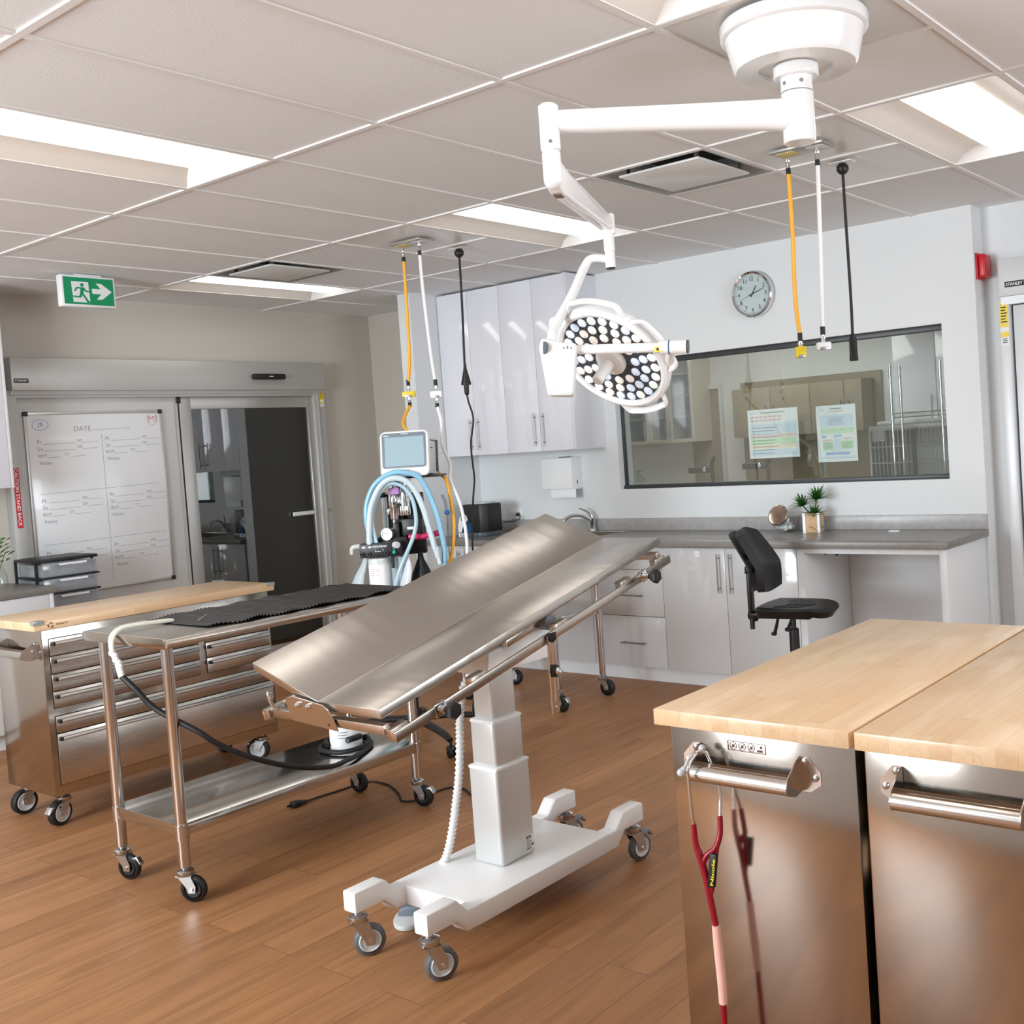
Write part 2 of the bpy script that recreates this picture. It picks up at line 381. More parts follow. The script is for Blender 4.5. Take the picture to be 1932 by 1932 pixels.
for a,b,c,d in ((fx0,fx1,wz0,wz0+.05),(fx0,fx1,wz1-.05,wz1),(fx0,fx0+.05,wz0+.05,wz1-.05),(fx1-.05,fx1,wz0+.05,wz1-.05),(2.875,2.925,wz0+.05,wz1-.05)): g.box(a,b,YF-.09,YF-.03,c,d,.002)
struct('added_window_3',g,alu_white)  # unseen window added behind the camera for fill light
# dark corridor behind the sliding door
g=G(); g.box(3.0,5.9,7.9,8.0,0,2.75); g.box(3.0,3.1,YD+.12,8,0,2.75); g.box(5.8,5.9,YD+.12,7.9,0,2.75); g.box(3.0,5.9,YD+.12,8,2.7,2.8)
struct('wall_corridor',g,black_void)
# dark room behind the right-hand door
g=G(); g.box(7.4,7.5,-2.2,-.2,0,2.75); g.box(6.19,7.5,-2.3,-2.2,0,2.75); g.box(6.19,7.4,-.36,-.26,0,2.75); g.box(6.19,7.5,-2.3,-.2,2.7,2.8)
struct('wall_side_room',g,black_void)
# next room behind the viewing window
g=G(); g.box(8.9,9.0,-.26,5.0,0,2.74); struct('wall_next_back',g,paint)
g=G(); g.box(XR,8.9,4.9,5.0,0,2.74); struct('wall_next_left',g,paint)
g=G(); g.box(XR,8.9,-.26,-.16,0,2.74); struct('wall_next_right',g,paint)
g=G(); g.box(XR,9,-.26,5,2.74,2.84); struct('ceiling_next_room',g,paint)
g=G(); g.box(8.86,8.9,1.55,3.0,.0,2.03); struct('wall_alcove',g,tan_lam)
# --- window to the next room
g=G()
g.box(5.93,5.985,WY0,WY1,WZ1-.034,WZ1,.003); g.box(5.93,5.985,WY0,WY1,WZ0,WZ0+.026,.003)
g.box(5.945,5.97,WY1-.018,WY1,WZ0,WZ1,.002)
win=struct('window_1',g,dark_alu)
g=G(); g.box(5.952,5.960,WY0+.002,WY1-.018,WZ0+.02,WZ1-.02); fin('window_pane',g,pane,win)
# window added in the left wall, out of view, to let fill light in
g=G()
for a,b,c,d in ((wy0,wy1,wz0,wz0+.05),(wy0,wy1,wz1-.05,wz1),(wy0,wy0+.05,wz0+.05,wz1-.05),(wy1-.05,wy1,wz0+.05,wz1-.05),(1.425,1.475,wz0+.05,wz1-.05)): g.box(XL-.09,XL-.03,a,b,c,d,.002)
w3=struct('added_window_2',g,alu_white)
# --- sliding door on the door wall
g=G()
g.box(2.93,5.31,4.74,YD,2.118,2.33,.006)                       # operator header
g.box(2.93,5.31,4.765,YD,2.095,2.118); g.box(2.93,5.31,4.78,YD,2.075,2.095)
g.box(5.215,5.32,4.775,YD+.1,0,2.12,.004); g.box(5.245,5.262,4.768,4.78,0,2.1,.002); g.box(2.885,2.965,4.775,YD,0,2.12,.004)
door=struct('door_1',g,alu_paint)
g=G()
g.box(4.075,4.165,4.80,4.835,0.03,2.075,.003); g.box(5.165,5.215,4.80,4.835,.03,2.075,.003); g.box(4.163,5.167,4.8006,4.8344,1.985,2.0745,.003); g.box(4.163,5.167,4.8006,4.8344,.0305,.16,.003)
leaf=fin('sliding_leaf',g,alu,door)
g=G(); g.box(4.165,5.165,4.814,4.820,.16,1.985); fin('glass_pane',g,doorpane,leaf)
g=G(); g.box(4.95,5.165,4.785,4.80,1.132,1.162,.003); fin('push_plate',g,alu_white,leaf)
g=G(); g.box(2.965,4.045,4.815,YD,0,2.075,.003); g.box(4.045,4.062,4.80,YD,0,2.09,mi=1); fin('fixed_panel',g,[panel_grey,alu_paint],door)
g=G(); g.box(4.052,4.085,4.79,4.80,2.03,2.085,.003); fin('door_guide',g,black_pl,door)
g=G(); g.cyl((5.285,4.775,1.155),(5.285,4.762,1.155),.016,n=20); g.cyl((5.285,4.763,1.155),(5.285,4.758,1.155),.007,n=12,mi=1); fin('lock_cylinder',g,[chrome,zinc],door)
g=G(); g.box(4.64,4.915,4.69,4.74,2.195,2.238,.012); sens=fin('motion_sensor',g,black_pl,door)
g=G(); g.box(4.765,4.80,4.6885,4.6895,2.214,2.22); fin('sensor_mark',g,ltgrey_pl,sens)
def stanley(par,org,right,w,h):
    g=G(); Nn=Vector(right).cross(Z_); o=Vector(org)
    g.box(0,w,0,h,0,.002,M=frame(o,Vector(right),Z_,Nn)); 
    g.text('STANLEY',o+Vector(right)*w*.06+Z_*h*.22,right,Z_,h*.56,w*.88,1,.0028,bold=.018)
    return fin('maker_badge',g,[ink,white_pl],par,'black badge with white STANLEY lettering')
stanley(door,(2.945,4.7395,2.168),X_,.087,.027)
def warn_tag(par,o,right,w,h,name='warning_label'):
    g=G(); R=Vector(right); F=frame(o,R,Z_,R.cross(Z_))
    g.box(0,w,h*.42,h,0,.001,M=F); g.box(0,w,0,h*.42,0,.001,mi=1,M=F); g.box(0,w,h*.2,h*.32,0,.0015,M=F)
    for i in range(7): g.box(w*.12,w*(.88-.1*(i%3)),h*(.92-.065*i),h*(.945-.065*i),0,.0016,mi=2,M=F)
    for i in range(3): g.box(w*.2,w*.8,h*(.15-.04*i),h*(.165-.04*i),0,.0016,mi=2,M=F)
    return fin(name,g,[yellow_pl,paper,ink],par,'yellow and white warning label')
warn_tag(door,(5.272,4.7745,1.985),X_,.035,.125)
g=G(); g.box(2.905,2.94,4.7735,4.7755,1.255,1.635)
g.text('CAUTION STAND BACK',(2.912,4.7735,1.63),(0,0,-1),(1,0,0),.021,.365,1,.0008,bold=.012)
fin('caution_sticker',g,[red,paper],door,'red strip sticker reading CAUTION STAND BACK')
# switch seen through the dark glass
g=G(); g.box(5.0,5.075,7.885,7.9,1.17,1.29,.004); sw=fin('switch_plate',g,beige,None,'beige light switch plate on the dark corridor wall behind the sliding door','switch')
# --- sliding door at the right edge
g=G()
g.box(5.92,XR,-1.85,-.462,2.214,2.42,.005); g.box(5.945,XR,-1.85,-.462,2.17,2.214)
g.box(5.95,XR+.1,-.502,-.445,0,2.2,.004)
d2=struct('door_2',g,alu_white)
g=G(); g.box(5.985,6.02,-.595,-.515,.03,2.165,.003); g.box(5.9856,6.0194,-1.652,-.593,2.06,2.1645,.003); g.box(5.985,6.02,-1.75,-1.65,.03,2.165,.003); g.box(5.9856,6.0194,-1.652,-.593,.0305,.15,.003)
lf=fin('sliding_leaf',g,alu_white,d2)
g=G(); g.box(6.0,6.006,-1.65,-.595,.15,2.06); fin('glass_pane',g,doorpane,lf)
g=G(); g.cyl((5.985,-.565,1.06),(5.972,-.565,1.06),.016,n=20); fin('lock_cylinder',g,chrome,lf)
stanley(d2,(5.9195,-.497,2.262),-Y_,.105,.031)
warn_tag(d2,(5.9492,-.452,1.94),-Y_,.045,.25)
# ================================================================== CEILING THINGS
def troffer(i,k,label):
    x0,y0=i*U,k*K
    t=T('ceiling_light',label,'ceiling light',(x0+U/2,y0+K/2,CH),'recessed ceiling lights')
    g=G(); m=.013; z=CH
    cs=[(m,z+.002),(.03,z+.010),(.07,z+.034),(.12,z+.052),(.18,z+.058)]
    def sheet(pts): 
        g.grid(lambda u,v:Vector((x0+m+(U-2*m)*u,y0+pts[min(int(round(v*(len(pts)-1))),len(pts)-1)][0],pts[min(int(round(v*(len(pts)-1))),len(pts)-1)][1])),1,len(pts)-1)
    sheet(cs); sheet([(K-a,b) for a,b in cs]); sheet([(.18,z+.058),(K-.18,z+.058)])
    g.box(x0+m,x0+U-m,y0+m,y0+K-m,z+.088,z+.1)
    for a in (0,1): g.box(x0+m,x0+U-m,y0+(m if a==0 else K-m-.004),y0+(m+.004 if a==0 else K-m),z+.001,z+.1)
    fin('reflector',g,cove,t)
    for xe,xa,xb in ((x0+m,x0+m+.004,x0+.095),(x0+U-m-.004,x0+U-.095,x0+U-m-.004)):
        g=G(); g.box(xe,xe+.004,y0+m,y0+K-m,z+.001,z+.06)
        up=xb if xa<x0+.5*U else xa; lo_=xa if xa<x0+.5*U else xb
        g.grid(lambda u,v:Vector((lo_+(up-lo_)*u,y0+m+(K-2*m)*v,z+.003+.056*(math.sin(u*math.pi/2)))),6,1)
        fin('end_plate',g,coveend,t)
    g=G(); n=12
    pr=[(.18+(K-.36)*j/n, z+.045-.026*math.sin(math.pi*j/n)**.7) for j in range(n+1)]
    xa,xb=x0+.06,x0+U-.085
    g.prism(pr+[(K-.18,z+.055),(.18,z+.055)],xa,xb,(Y_,Z_,X_),(0,y0,0))
    fin('diffuser',g,lens,t,'glowing curved diffuser')
    return t
names={(1,2):'long ceiling light at the left edge, nearest the camera on the left',(3,6):'far ceiling light beside a square air vent, near the door wall',
(3,2):'ceiling light behind the surgical lamp spring arm, midway along the ceiling',(3,-2):'ceiling light at the right edge beside the right-hand hose plate',
(1,-2):'ceiling light cut off by the top edge above the lamp ceiling mount',(1,6):'ceiling light above the counter past the left edge',
(3,-6):'ceiling light past the right edge by the right-hand door',(1,-6):'ceiling light past the right edge level with the tool carts',
(-1,2):'ceiling light left of and behind the camera',(-1,6):'ceiling light behind the camera by the added window',(-1,-2):'ceiling light directly above the camera',(-1,-6):'ceiling light in the front corner behind the camera'}
for (i,k) in lights: troffer(i,k,names[(i,k)])
def vent(x0,y0,label):
    t=T('ceiling_vent',label,'air vent',(x0+K/2,y0+K/2,CH),'square plaque air vents')
    g=G(); m=.013
    def ring(a,za,b,zb,mi=0):
        P=[(x0+a,y0+a),(x0+K-a,y0+a),(x0+K-a,y0+K-a),(x0+a,y0+K-a)]; Q=[(x0+b,y0+b),(x0+K-b,y0+b),(x0+K-b,y0+K-b),(x0+b,y0+K-b)]
        b_=bmesh.new()
        p=[b_.verts.new((*q,za)) for q in P]; r=[b_.verts.new((*q,zb)) for q in Q]
        for j in range(4): b_.faces.new((p[j],r[j],r[(j+1)%4],p[(j+1)%4]))
        g.put(b_,mi)
    ring(m,CH+.001,.035,CH+.006); ring(.035,CH+.006,.15,CH+.075,0)
    g.box(x0+.15,x0+K-.15,y0+.15,y0+K-.15,CH+.075,CH+.08,mi=1); g.box(x0+m,x0+K-m,y0+m,y0+K-m,CH+.1,CH+.11,mi=1)
    fin('duct_cone',g,[duct,duct_dark],t)
    g=G(); g.box(x0+.09,x0+K-.09,y0+.09,y0+K-.09,CH-.006,CH+.004,.003); fin('plaque',g,panelm,t)
    for a,b in ((.12,.12),(K-.12,.12),(.12,K-.12),(K-.12,K-.12)):
        g=G(); g.box(x0+a-.012,x0+a+.012,y0+b-.004,y0+b+.004,CH+.004,CH+.08); fin('hanger_bracket',g,zinc,t)
vent(*vents[0],'square air vent in the ceiling behind the surgical lamp arm')
vent(*vents[1],'square air vent next to the far ceiling light on the left')
# exit sign hanging from the ceiling
t=T('exit_sign','green running-man exit sign with right arrow hanging from ceiling','exit sign',(3.07,3.985,2.73))
g=G(); g.box(2.905,3.225,3.955,4.01,2.548,2.732,.006); g.box(2.99,3.15,3.965,4.0,2.732,2.741); hs=fin('housing',g,white_pl,t)
F=frame((2.918,3.9545,2.562),X_,Z_,-Y_); W,Hh=.294,.157
g=G(); g.box(0,W,0,Hh,0,.001,M=F); fin('sign_face',g,green,hs)
g=G()
def flat(poly,mi,d=.0018): g.prism(poly,.0005,d,(X_,Z_,-Y_),F.to_translation(),mi=mi)
flat([(.045,.133),(.145,.133),(.150,.012),(.052,.012)],0,.0014)
flat([(.165,.066),(.218,.066),(.190,.034),(.222,.034),(.283,.083),(.222,.128),(.190,.128),(.218,.096),(.165,.096)],0)
# man
g.lathe([(0,0),(.0105,0),(.0105,.0022),(0,.0022)],F@Vector((.107,.114,0)),-Y_,20,mi=1)
flat([(.072,.1),(.118,.1),(.132,.083),(.151,.079),(.151,.072),(.128,.074),(.116,.083),(.112,.066),(.128,.042),(.141,.022),(.150,.02),(.150,.013),(.132,.012),(.116,.040),(.103,.056),(.098,.039),(.062,.039),(.046,.043),(.048,.049),(.088,.049),(.093,.07),(.096,.092),(.078,.091),(.066,.074),(.058,.077)],1,.0022)
fin('pictogram',g,[paper,green],hs,'white running figure and arrow')
# ================================================================== WALL CABINETS AND WORKTOPS
def bar_handle(par,x,y,z0,z1,out=-1,vert=True,r=.005,ln=None,axis='x',mtl=None):
    """bar handle on a front facing -x (axis x) or -y (axis y)"""
    g=G(); d=Vector((-1,0,0)) if axis=='x' else Vector((0,-1,0)); s_=Y_ if axis=='x' else X_
    if vert:
        c=Vector((x,y,0))
        a=c+d*.03+Z_*z0; b=c+d*.03+Z_*z1; g.cyl(a,b,r,n=14,bev=.001)
        for z in (z0+.025,z1-.025): g.cyl(c+Z_*z,c+d*.03+Z_*z,r*.8,n=10)
    else:
        c=Vector((x,y,z0)); a=c+d*.03-s_*ln/2; b=c+d*.03+s_*ln/2; g.cyl(a,b,r,n=14,bev=.001)
        for q in (-ln/2+.02,ln/2-.02): g.cyl(c+s_*q,c+d*.03+s_*q,r*.8,n=10)
    return fin('handle',g,mtl or pull_grey,par)
# upper cabinets on the back wall: two units of two doors
def upper(y0,y1,label,endpanel=False):
    t=T('wall_cabinet',label,'wall cabinet',(5.72,(y0+y1)/2,1.515),'glossy white wall cabinets above the sink')
    g=G(); g.box(5.575,XW,y0+.002,y1-.002,1.518,2.735); fin('cabinet_body',g,white_mel if not endpanel else gloss_white,t)
    ym=(y0+y1)/2
    for a,b,hy in ((y0+.0015,ym-.0015,ym-.04),(ym+.0015,y1-.0015,ym+.04)):
        if endpanel and a<y0+.01: a=y0+.02
        g=G(); g.box(5.555,5.574,a,b,1.515,2.732,.0015); d=fin('door',g,gloss_white,t)
        bar_handle(d,5.555,hy,1.555,1.785)
    if endpanel: 
        g=G(); g.box(5.553,XW,y0,y0+.0185,1.513,2.735,.001); fin('end_panel',g,gloss_white,t)
upper(2.375,3.018,'white gloss wall cabinet pair of doors nearest the viewing window',True)
upper(3.018,3.655,'white gloss wall cabinet pair of doors beside the wing wall')
# base units under the long worktop
XF=5.268
def unit(y0,y1,label,kind,handles):
    t=T('base_cabinet',label,'base cabinet',((XF+XW)/2,(y0+y1)/2,0),'grey gloss base cabinets under the worktop')
    g=G(); g.box(XF+.02,XW-.01,y0+.001,y1-.001,.1,.735 if 'sink' in label else .872); fin('cabinet_body',g,grey_mel,t)
    g=G(); g.box(XF+.06,XF+.078,y0,y1,0,.1); fin('toe_kick',g,white_mel,t)
    if kind=='drawers':
        for za,zb in ((.10,.424),(.428,.724),(.728,.868)):
            g=G(); g.box(XF,XF+.019,y0+.0015,y1-.0015,za,zb,.0015); d=fin('drawer_front',g,gloss_grey,t)
            bar_handle(d,XF,(y0+y1)/2-.045,{.10:.256,.428:.563,.728:.80}[za],0,vert=False,ln=.19)
        return t
    ds=handles
    for (a,b,hy) in ds:
        g=G(); g.box(XF,XF+.019,a+.0015,b-.0015,.10,.868,.0015); d=fin('door',g,gloss_grey,t)
        bar_handle(d,XF,hy,.60,.835)
    return t
unit(1.513,2.095,'three-drawer grey gloss base cabinet partly behind the exam table','drawers',None)
ua=unit(1.045,1.513,'single-door grey gloss base cabinet left of the desk chair, sticker near its top','door',[(1.045,1.513,1.085)])
g=G(); g.box(XF-.001,XF,1.225,1.262,.833,.85); g.box(XF-.001,XF,1.222,1.259,.812,.829); fin('label_sticker',g,paper,ua)
unit(.56,1.045,'single-door grey gloss base cabinet right behind the black desk chair back','door',[(.56,1.045,1.0)])
unit(2.095,2.86,'grey gloss sink cabinet behind the exam table','door',[(2.095,2.478,2.44),(2.478,2.86,2.52)])
unit(2.86,3.655,'grey gloss base cabinet behind the anaesthesia machine','door',[(2.86,3.258,3.22),(3.258,3.655,3.3)])
# knee-hole desk end
t=T('desk_kneehole','open white knee-hole desk section at the right end of the worktop','desk',((XF+XW)/2,.1,0))
g=G(); g.box(XF,XW-.01,.515,.558,0,.872,.001); fin('side_panel',g,white_mel,t)
g=G(); g.box(XF,XW-.01,-.325,-.285,0,.872,.001); fin('side_panel',g,white_mel,t)
g=G(); g.box(XW-.03,XW-.012,-.284,.514,0,.872); fin('back_panel',g,white_mel,t)
g=G(); g.box(XF+.01,XW-.03,-.284,.514,.852,.872); g.box(XF+.002,XF+.02,-.284,.514,.842,.872,mi=0); fin('top_rail',g,white_mel,t)
g=G(); g.box(5.50,5.52,.42,.43,.80,.852); g.box(5.42,5.43,.45,.46,.815,.852); fin('bracket',g,dark_alu,t)
# long worktop with upstand
t=T('worktop','long grey laminate worktop running under the viewing window','worktop',(5.57,1.65,.87))
g=G(); SX0,SX1,SY0,SY1=5.40,5.80,2.18,2.86
for a,b,c,d in ((5.235,SX0,-.345,3.655),(SX1,XW-.001,-.345,3.655),(SX0,SX1,-.345,SY0),(SX0,SX1,SY1,3.655)): g.box(a,b,c,d,.873,.913,.004 if a<5.3 else 0)
fin('slab',g,counter,t)
g=G(); g.box(5.87,XW-.001,-.345,3.655,.9131,1.0,.003); fin('upstand',g,splash,t)
t2=T('sink','stainless steel sink set into the worktop','sink',(5.6,2.52,.75))
g=G(); g.box(SX0-.015,SX1+.015,SY0-.015,SY0,.912,.9165,.001); g.box(SX0-.015,SX1+.015,SY1,SY1+.015,.912,.9165,.001); g.box(SX0-.015,SX0,SY0,SY1,.912,.9165,.001); g.box(SX1,SX1+.015,SY0,SY1,.912,.9165,.001)
fin('rim',g,steel_x,t2)
g=G(); 
for a,b,c,d,e,f in ((SX0,SX1,SY0,SY1,.74,.744),(SX0,SX0+.004,SY0,SY1,.744,.914),(SX1-.004,SX1,SY0,SY1,.744,.914),(SX0,SX1,SY0,SY0+.004,.744,.914),(SX0,SX1,SY1-.004,SY1,.744,.914)): g.box(a,b,c,d,e,f)
fin('basin',g,steel_x,t2)
t2=T('faucet','chrome single-lever faucet behind the top corner of the exam table','faucet',(5.83,2.5,.9165))
g=G(); g.lathe([(0,0),(.028,0),(.026,.01),(.02,.016),(.019,.075),(.022,.09),(.0,.1)],(5.83,2.5,.917),n=24); fin('body',g,chrome,t2)
g=G(); g.tube([(5.83,2.5,.985),(5.76,2.53,1.03),(5.68,2.565,1.04),(5.62,2.59,1.015),(5.61,2.595,.995)],[.014,.013,.012,.012,.012],12); fin('spout',g,chrome,t2)
g=G(); g.tube([(5.83,2.5,1.01),(5.825,2.515,1.04),(5.80,2.545,1.07),(5.775,2.575,1.085)],[.012,.012,.009,.006],12,flat=.6); fin('lever',g,chrome,t2)
# paper towel dispenser
t=T('towel_dispenser','white folded paper towel dispenser on the wall under the wall cabinets','dispenser',(5.83,2.765,1.226))
g=G(); g.box(5.775,5.8895,2.62,2.911,1.228,1.456,.004); fin('case',g,white_pl,t)
g=G(); g.box(5.805,5.87,2.70,2.76,1.456,1.463,.001); fin('hinge',g,grey_pl,t)
g=G(); g.box(5.83,5.837,2.6185,2.6205,1.262,1.29); fin('keyhole',g,ink,t)
g=G(); g.box(5.795,5.80,2.61,2.85,1.163,1.2275,.001); g.box(5.7952,5.86,2.61,2.85,1.224,1.2278); fin('paper_towel',g,paper,t)
# wall outlet with plug and lead
t=T('wall_outlet','white double wall outlet with a black plug in it','outlet',(5.885,3.30,1.04))
g=G(); g.box(5.881,5.889,3.225,3.355,1.003,1.085,.003); fin('cover_plate',g,white_pl,t)
g=G()
for y in (3.262,3.318): g.box(5.879,5.882,y-.016,y+.016,1.02,1.068,.004)
fin('socket',g,paper,t)
# clock
cc=Vector((5.855,1.08,2.432)); R=.147
t=T('wall_clock','round silver-rimmed wall clock above the viewing window','clock',(5.87,1.08,2.285))
g=G(); g.lathe([(0,-.034),(R*.98,-.034),(R,-.028),(R,.012),(R-.006,.019),(R-.017,.014),(R-.02,.002),(R-.02,-.005),(0,-.005)],cc,(-1,0,0),64); fin('rim',g,chrome,t)
g=G(); g.lathe([(0,-.004),(R-.0205,-.004),(R-.0205,0),(0,0)],cc,(-1,0,0),48); fin('dial',g,paper,t)
g=G(); num='12 1 2 3 4 5 6 7 8 9 10 11'.split()
for i,s_ in enumerate(num):
    a=math.radians(30*i); p=cc+Vector((-.0005,-math.sin(a)*.098,math.cos(a)*.098))
    g.text(s_,p-Z_*.0125,-Y_,Z_,.025,None,0,.0008,'C',bold=.01)
for i in range(60):
    a=math.radians(6*i); r0=.116
    F=frame(cc+Vector((-.0008,0,0)),(-Y_)*math.cos(a)+(-Z_)*math.sin(a),Y_*0+Z_*math.cos(a)-Y_*math.sin(a),-X_)
    g.box(-.0008 if i%5 else -.002,.0008 if i%5 else .002,r0,r0+.007,0,.0006,M=F)
fin('numerals',g,ink,t)
def hand(name,deg,l0,l1,w,lift):
    a=math.radians(deg); g=G(); F=frame(cc+Vector((-lift,0,0)),(-Y_)*math.cos(a)-Z_*math.sin(a),Z_*math.cos(a)-Y_*math.sin(a),-X_)
    g.prism([(-w,l0),(w,l0),(w*.5,l1),(-w*.5,l1)],0,.001,M=F,axes=(X_,Y_,Z_)); fin(name,g,ink,t)
hand('hour_hand',32,-.02,.062,.004,.003); hand('minute_hand',72,-.025,.095,.003,.005); hand('second_hand',250,-.03,.1,.0012,.007)
g=G(); g.lathe([(0,.0145),(R-.014,.0145),(R-.014,.0155),(0,.0155)],cc,(-1,0,0),48); fin('clock_glass',g,jarglass,t)
# fire alarm
t=T('fire_alarm','red fire alarm sounder high on the wall corner by the right-hand door','alarm',(5.97,-.37,2.33))
g=G(); g.box(5.915,6.03,-.352,-.3402,2.33,2.478,.003); fin('back_box',g,red,t)
g=G(); g.prism([(5.92,2.338),(6.025,2.338),(6.025,2.47),(5.92,2.47)],.352,.395,(X_,Z_,-Y_),bev=.012,seg=3); fin('sounder_cover',g,red,t)
g=G(); g.box(5.965,5.98,-.4,-.394,2.35,2.46,.003); fin('strobe_lens',g,jarglass,t)
# cable grommet
g=G(); g.lathe([(0,0),(.034,0),(.034,.004),(.026,.007),(0,.007)],(5.76,.17,.9135),n=28); fin('cable_grommet',g,white_pl,None,'small white round cable grommet at the right end of the worktop','grommet')
# cookie jar
t=T('glass_jar','tilted glass jar of white cotton wool with a silver screw lid','jar',(5.77,.90,.9135))
jc=Vector((5.77,.90,.9865)); ax=Vector((-.90,-.02,.42)).normalized()
g=G(); g.lathe([(0,-.072),(.05,-.068),(.074,-.04),(.08,-.005),(.076,.03),(.062,.05),(.055,.056)],jc,(0,0,1),36)
nk=jc+ax*.045
g.lathe([(.062,-.01),(.058,.02),(.056,.035)],nk,ax,36)
fin('jar_glass',g,jarglass,t)
g=G(); g.lathe([(0,0),(.066,0),(.068,.004),(.068,.016),(.062,.021),(.05,.0185),(0,.018)],nk+ax*.032,ax,40); fin('lid',g,steel('jar_lid',(196,180,164),.12,(3,3,3),.05,.02),t)
g=G()
random.seed(3)
for q in range(26):
    a=random.random()*6.28; rr=.048*math.sqrt(random.random()); g.sphere((jc.x+rr*math.cos(a),jc.y+rr*math.sin(a),.936+.018*random.random()+ (.02 if rr<.03 else 0)),.018,sc=(1,1,.9),n=10)
fin('cotton_wool',g,cotton,t)
props(bpy.data.objects['cotton_wool'],kind='stuff')
# plant in a wooden cube pot
t=T('potted_plant','spiky green artificial plant in a metal-edged wooden cube pot on the worktop','plant',(5.75,.69,.9135))
A=math.radians(12); F=frame((5.755,.69,.9135),Vector((math.cos(A),math.sin(A),0)),Vector((-math.sin(A),math.cos(A),0)),Z_); h=.052
g=G()
for a,b,c,d in ((-h,h,-h,-h+.012),(-h,h,h-.012,h),(-h,-h+.012,-h,h),(h-.012,h,-h,h)): g.box(a,b,c,d,0,.118,.001,M=F)
g.box(-h+.01,h-.01,-h+.01,h-.01,0,.012,M=F); pot=fin('pot',g,potwood,t)
g=G(); g.box(-h+.012,h-.012,-h+.012,h-.012,.02,.104,M=F); fin('soil',g,mat('plant_soil',(70,58,48),.9,bump=.5,scale=80),pot)
for a,b in ((-1,-1),(-1,1),(1,-1),(1,1)):
    g=G(); g.box(a*h-.001*a*-1-(.0 if a>0 else .0),a*(h-.015),b*(h+.0012)-.0008,b*(h+.0012)+.0008,0,.119,M=F); g.box(a*(h+.0012)-.0008,a*(h+.0012)+.0008,b*h,b*(h-.015),0,.119,M=F)
    for z in (.01,.108): g.sphere(tuple(F@Vector((a*(h+.002),b*(h-.010),z))),.003,n=8)
    fin('corner_edging',g,zinc_dull,pot)
g=G()
for sx,(pts) in enumerate([[(-.053,.02,.03),(-.0532,0,.035),(-.0532,-.02,.022),(-.053,-.035,.012)],]): g.tube([F@Vector(p) for p in pts],.0012,6)
g.tube([F@Vector(p) for p in [(-.03,-.0532,.035),(-.005,-.0532,.022),(.012,-.0532,.034),(.03,-.0532,.024)]],.0012,6); fin('crack_line',g,ink,pot)
def spiky(c,ax,n,l,par,seed):
    random.seed(seed); g=G(); ax=Vector(ax).normalized(); u=ax.orthogonal().normalized(); w=ax.cross(u)
    for i in range(n):
        a=i*2.39996; el=math.radians(18+68*(i/n)); d=(ax*math.cos(el)+(u*math.cos(a)+w*math.sin(a))*math.sin(el)).normalized()
        side=d.cross(ax).normalized(); L=l*(.75+.35*random.random()); b=bmesh.new(); rows=[]
        for j in range(5):
            q=j/4; p=Vector(c)+d*L*q-Z_*(L*.14*q*q); ww=.0088*(1-q)**.7+.0003
            rows.append((b.verts.new(p-side*ww),b.verts.new(p+ax*ww*.35),b.verts.new(p+side*ww)))
        for r0,r1 in zip(rows,rows[1:]):
            for k in (0,1): b.faces.new((r0[k],r0[k+1],r1[k+1],r1[k]))
        g.put(b)
    return fin('leaf_rosette',g,leafm,par,smooth=80)
for (c,l,sd,b) in (((5.75,.655,1.115),.115,1,(5.755,.685)),((5.75,.755,1.075),.10,2,(5.755,.70)),((5.725,.665,1.02),.09,4,(5.745,.675))):
    g=G(); g.tube([(b[0],b[1],1.0),((b[0]+c[0])/2,(b[1]+c[1])/2,(1.0+c[2])/2+.01),c],.005,8); st=fin('stem',g,mat('stem_%d'%sd,(88,100,62),.7),t)
    spiky(c,(-.1,(c[1]-.69)*2.2,1),46,l,st,sd)
# black recovery-chart box appliance with tray, by the wing wall
t=T('counter_appliance','black two-tier box appliance with blue printed front panel beside the sink','box appliance',(5.62,3.32,.9135))
g=G(); pr=[(5.46,3.47),(5.44,3.41),(5.455,3.26),(5.49,3.215),(5.64,3.215),(5.66,3.24),(5.66,3.47)]
g.prism(pr,.945,1.152,(X_,Y_,Z_),bev=.006); fin('case',g,black_pl,t)
g=G(); g.prism([(x-.02 if x<5.7 else x,y) for x,y in pr],.9135,.946,(X_,Y_,Z_),bev=.004); fin('tray',g,mat('dark_grey_tray',(78,84,92),.3),t)
g=G(); g.box(5.50,5.62,3.25,3.43,1.152,1.166,.006); fin('lid',g,ltgrey_pl,t)
fr=Vector((5.44,3.41,.946)); rt=Vector((.015,-.15,0)).normalized(); nn=rt.cross(Z_); 
g=G(); e8r=Vector((.004,-.15,0)).normalized(); F=frame(Vector((5.4435,3.472,.95)),e8r,Z_,e8r.cross(Z_))
g.prism([(0,.05),(.02,.11),(.055,.145),(.09,.12),(.10,.09),(.055,.06),(.03,.0),(0,0)],.0045,.0085,(X_,Y_,Z_),M=F,mi=0)
F2=frame(fr,rt,Z_,nn)
g.prism([(.004,.0),(.085,.0),(.075,.06),(.045,.095),(.004,.07)],.003,.0045,(X_,Y_,Z_),M=F2,mi=1)
for k in range(4): g.tube([F2@Vector((.016+.014*k,.004,.0052)),F2@Vector((.022+.013*k,.035,.0052)),F2@Vector((.042+.008*k,.07-.008*k,.0052))],.0022,6,mi=2)
g.text('E8',F@Vector((.035,.085,.0095)),e8r,Z_,.036,.05,3,.0005)
g.box(.02,.1,-.034,-.004,.006,.0285,mi=0,M=F); g.text('E8',F@Vector((.04,-.031,.0295)),e8r,Z_,.024,.035,3,.0005)
fin('printed_panel',g,[paper,mat('panel_teal',(30,60,84),.3),blue,mat('panel_navy',(50,70,120),.5)],t,'white and blue printed panel with characters E8')
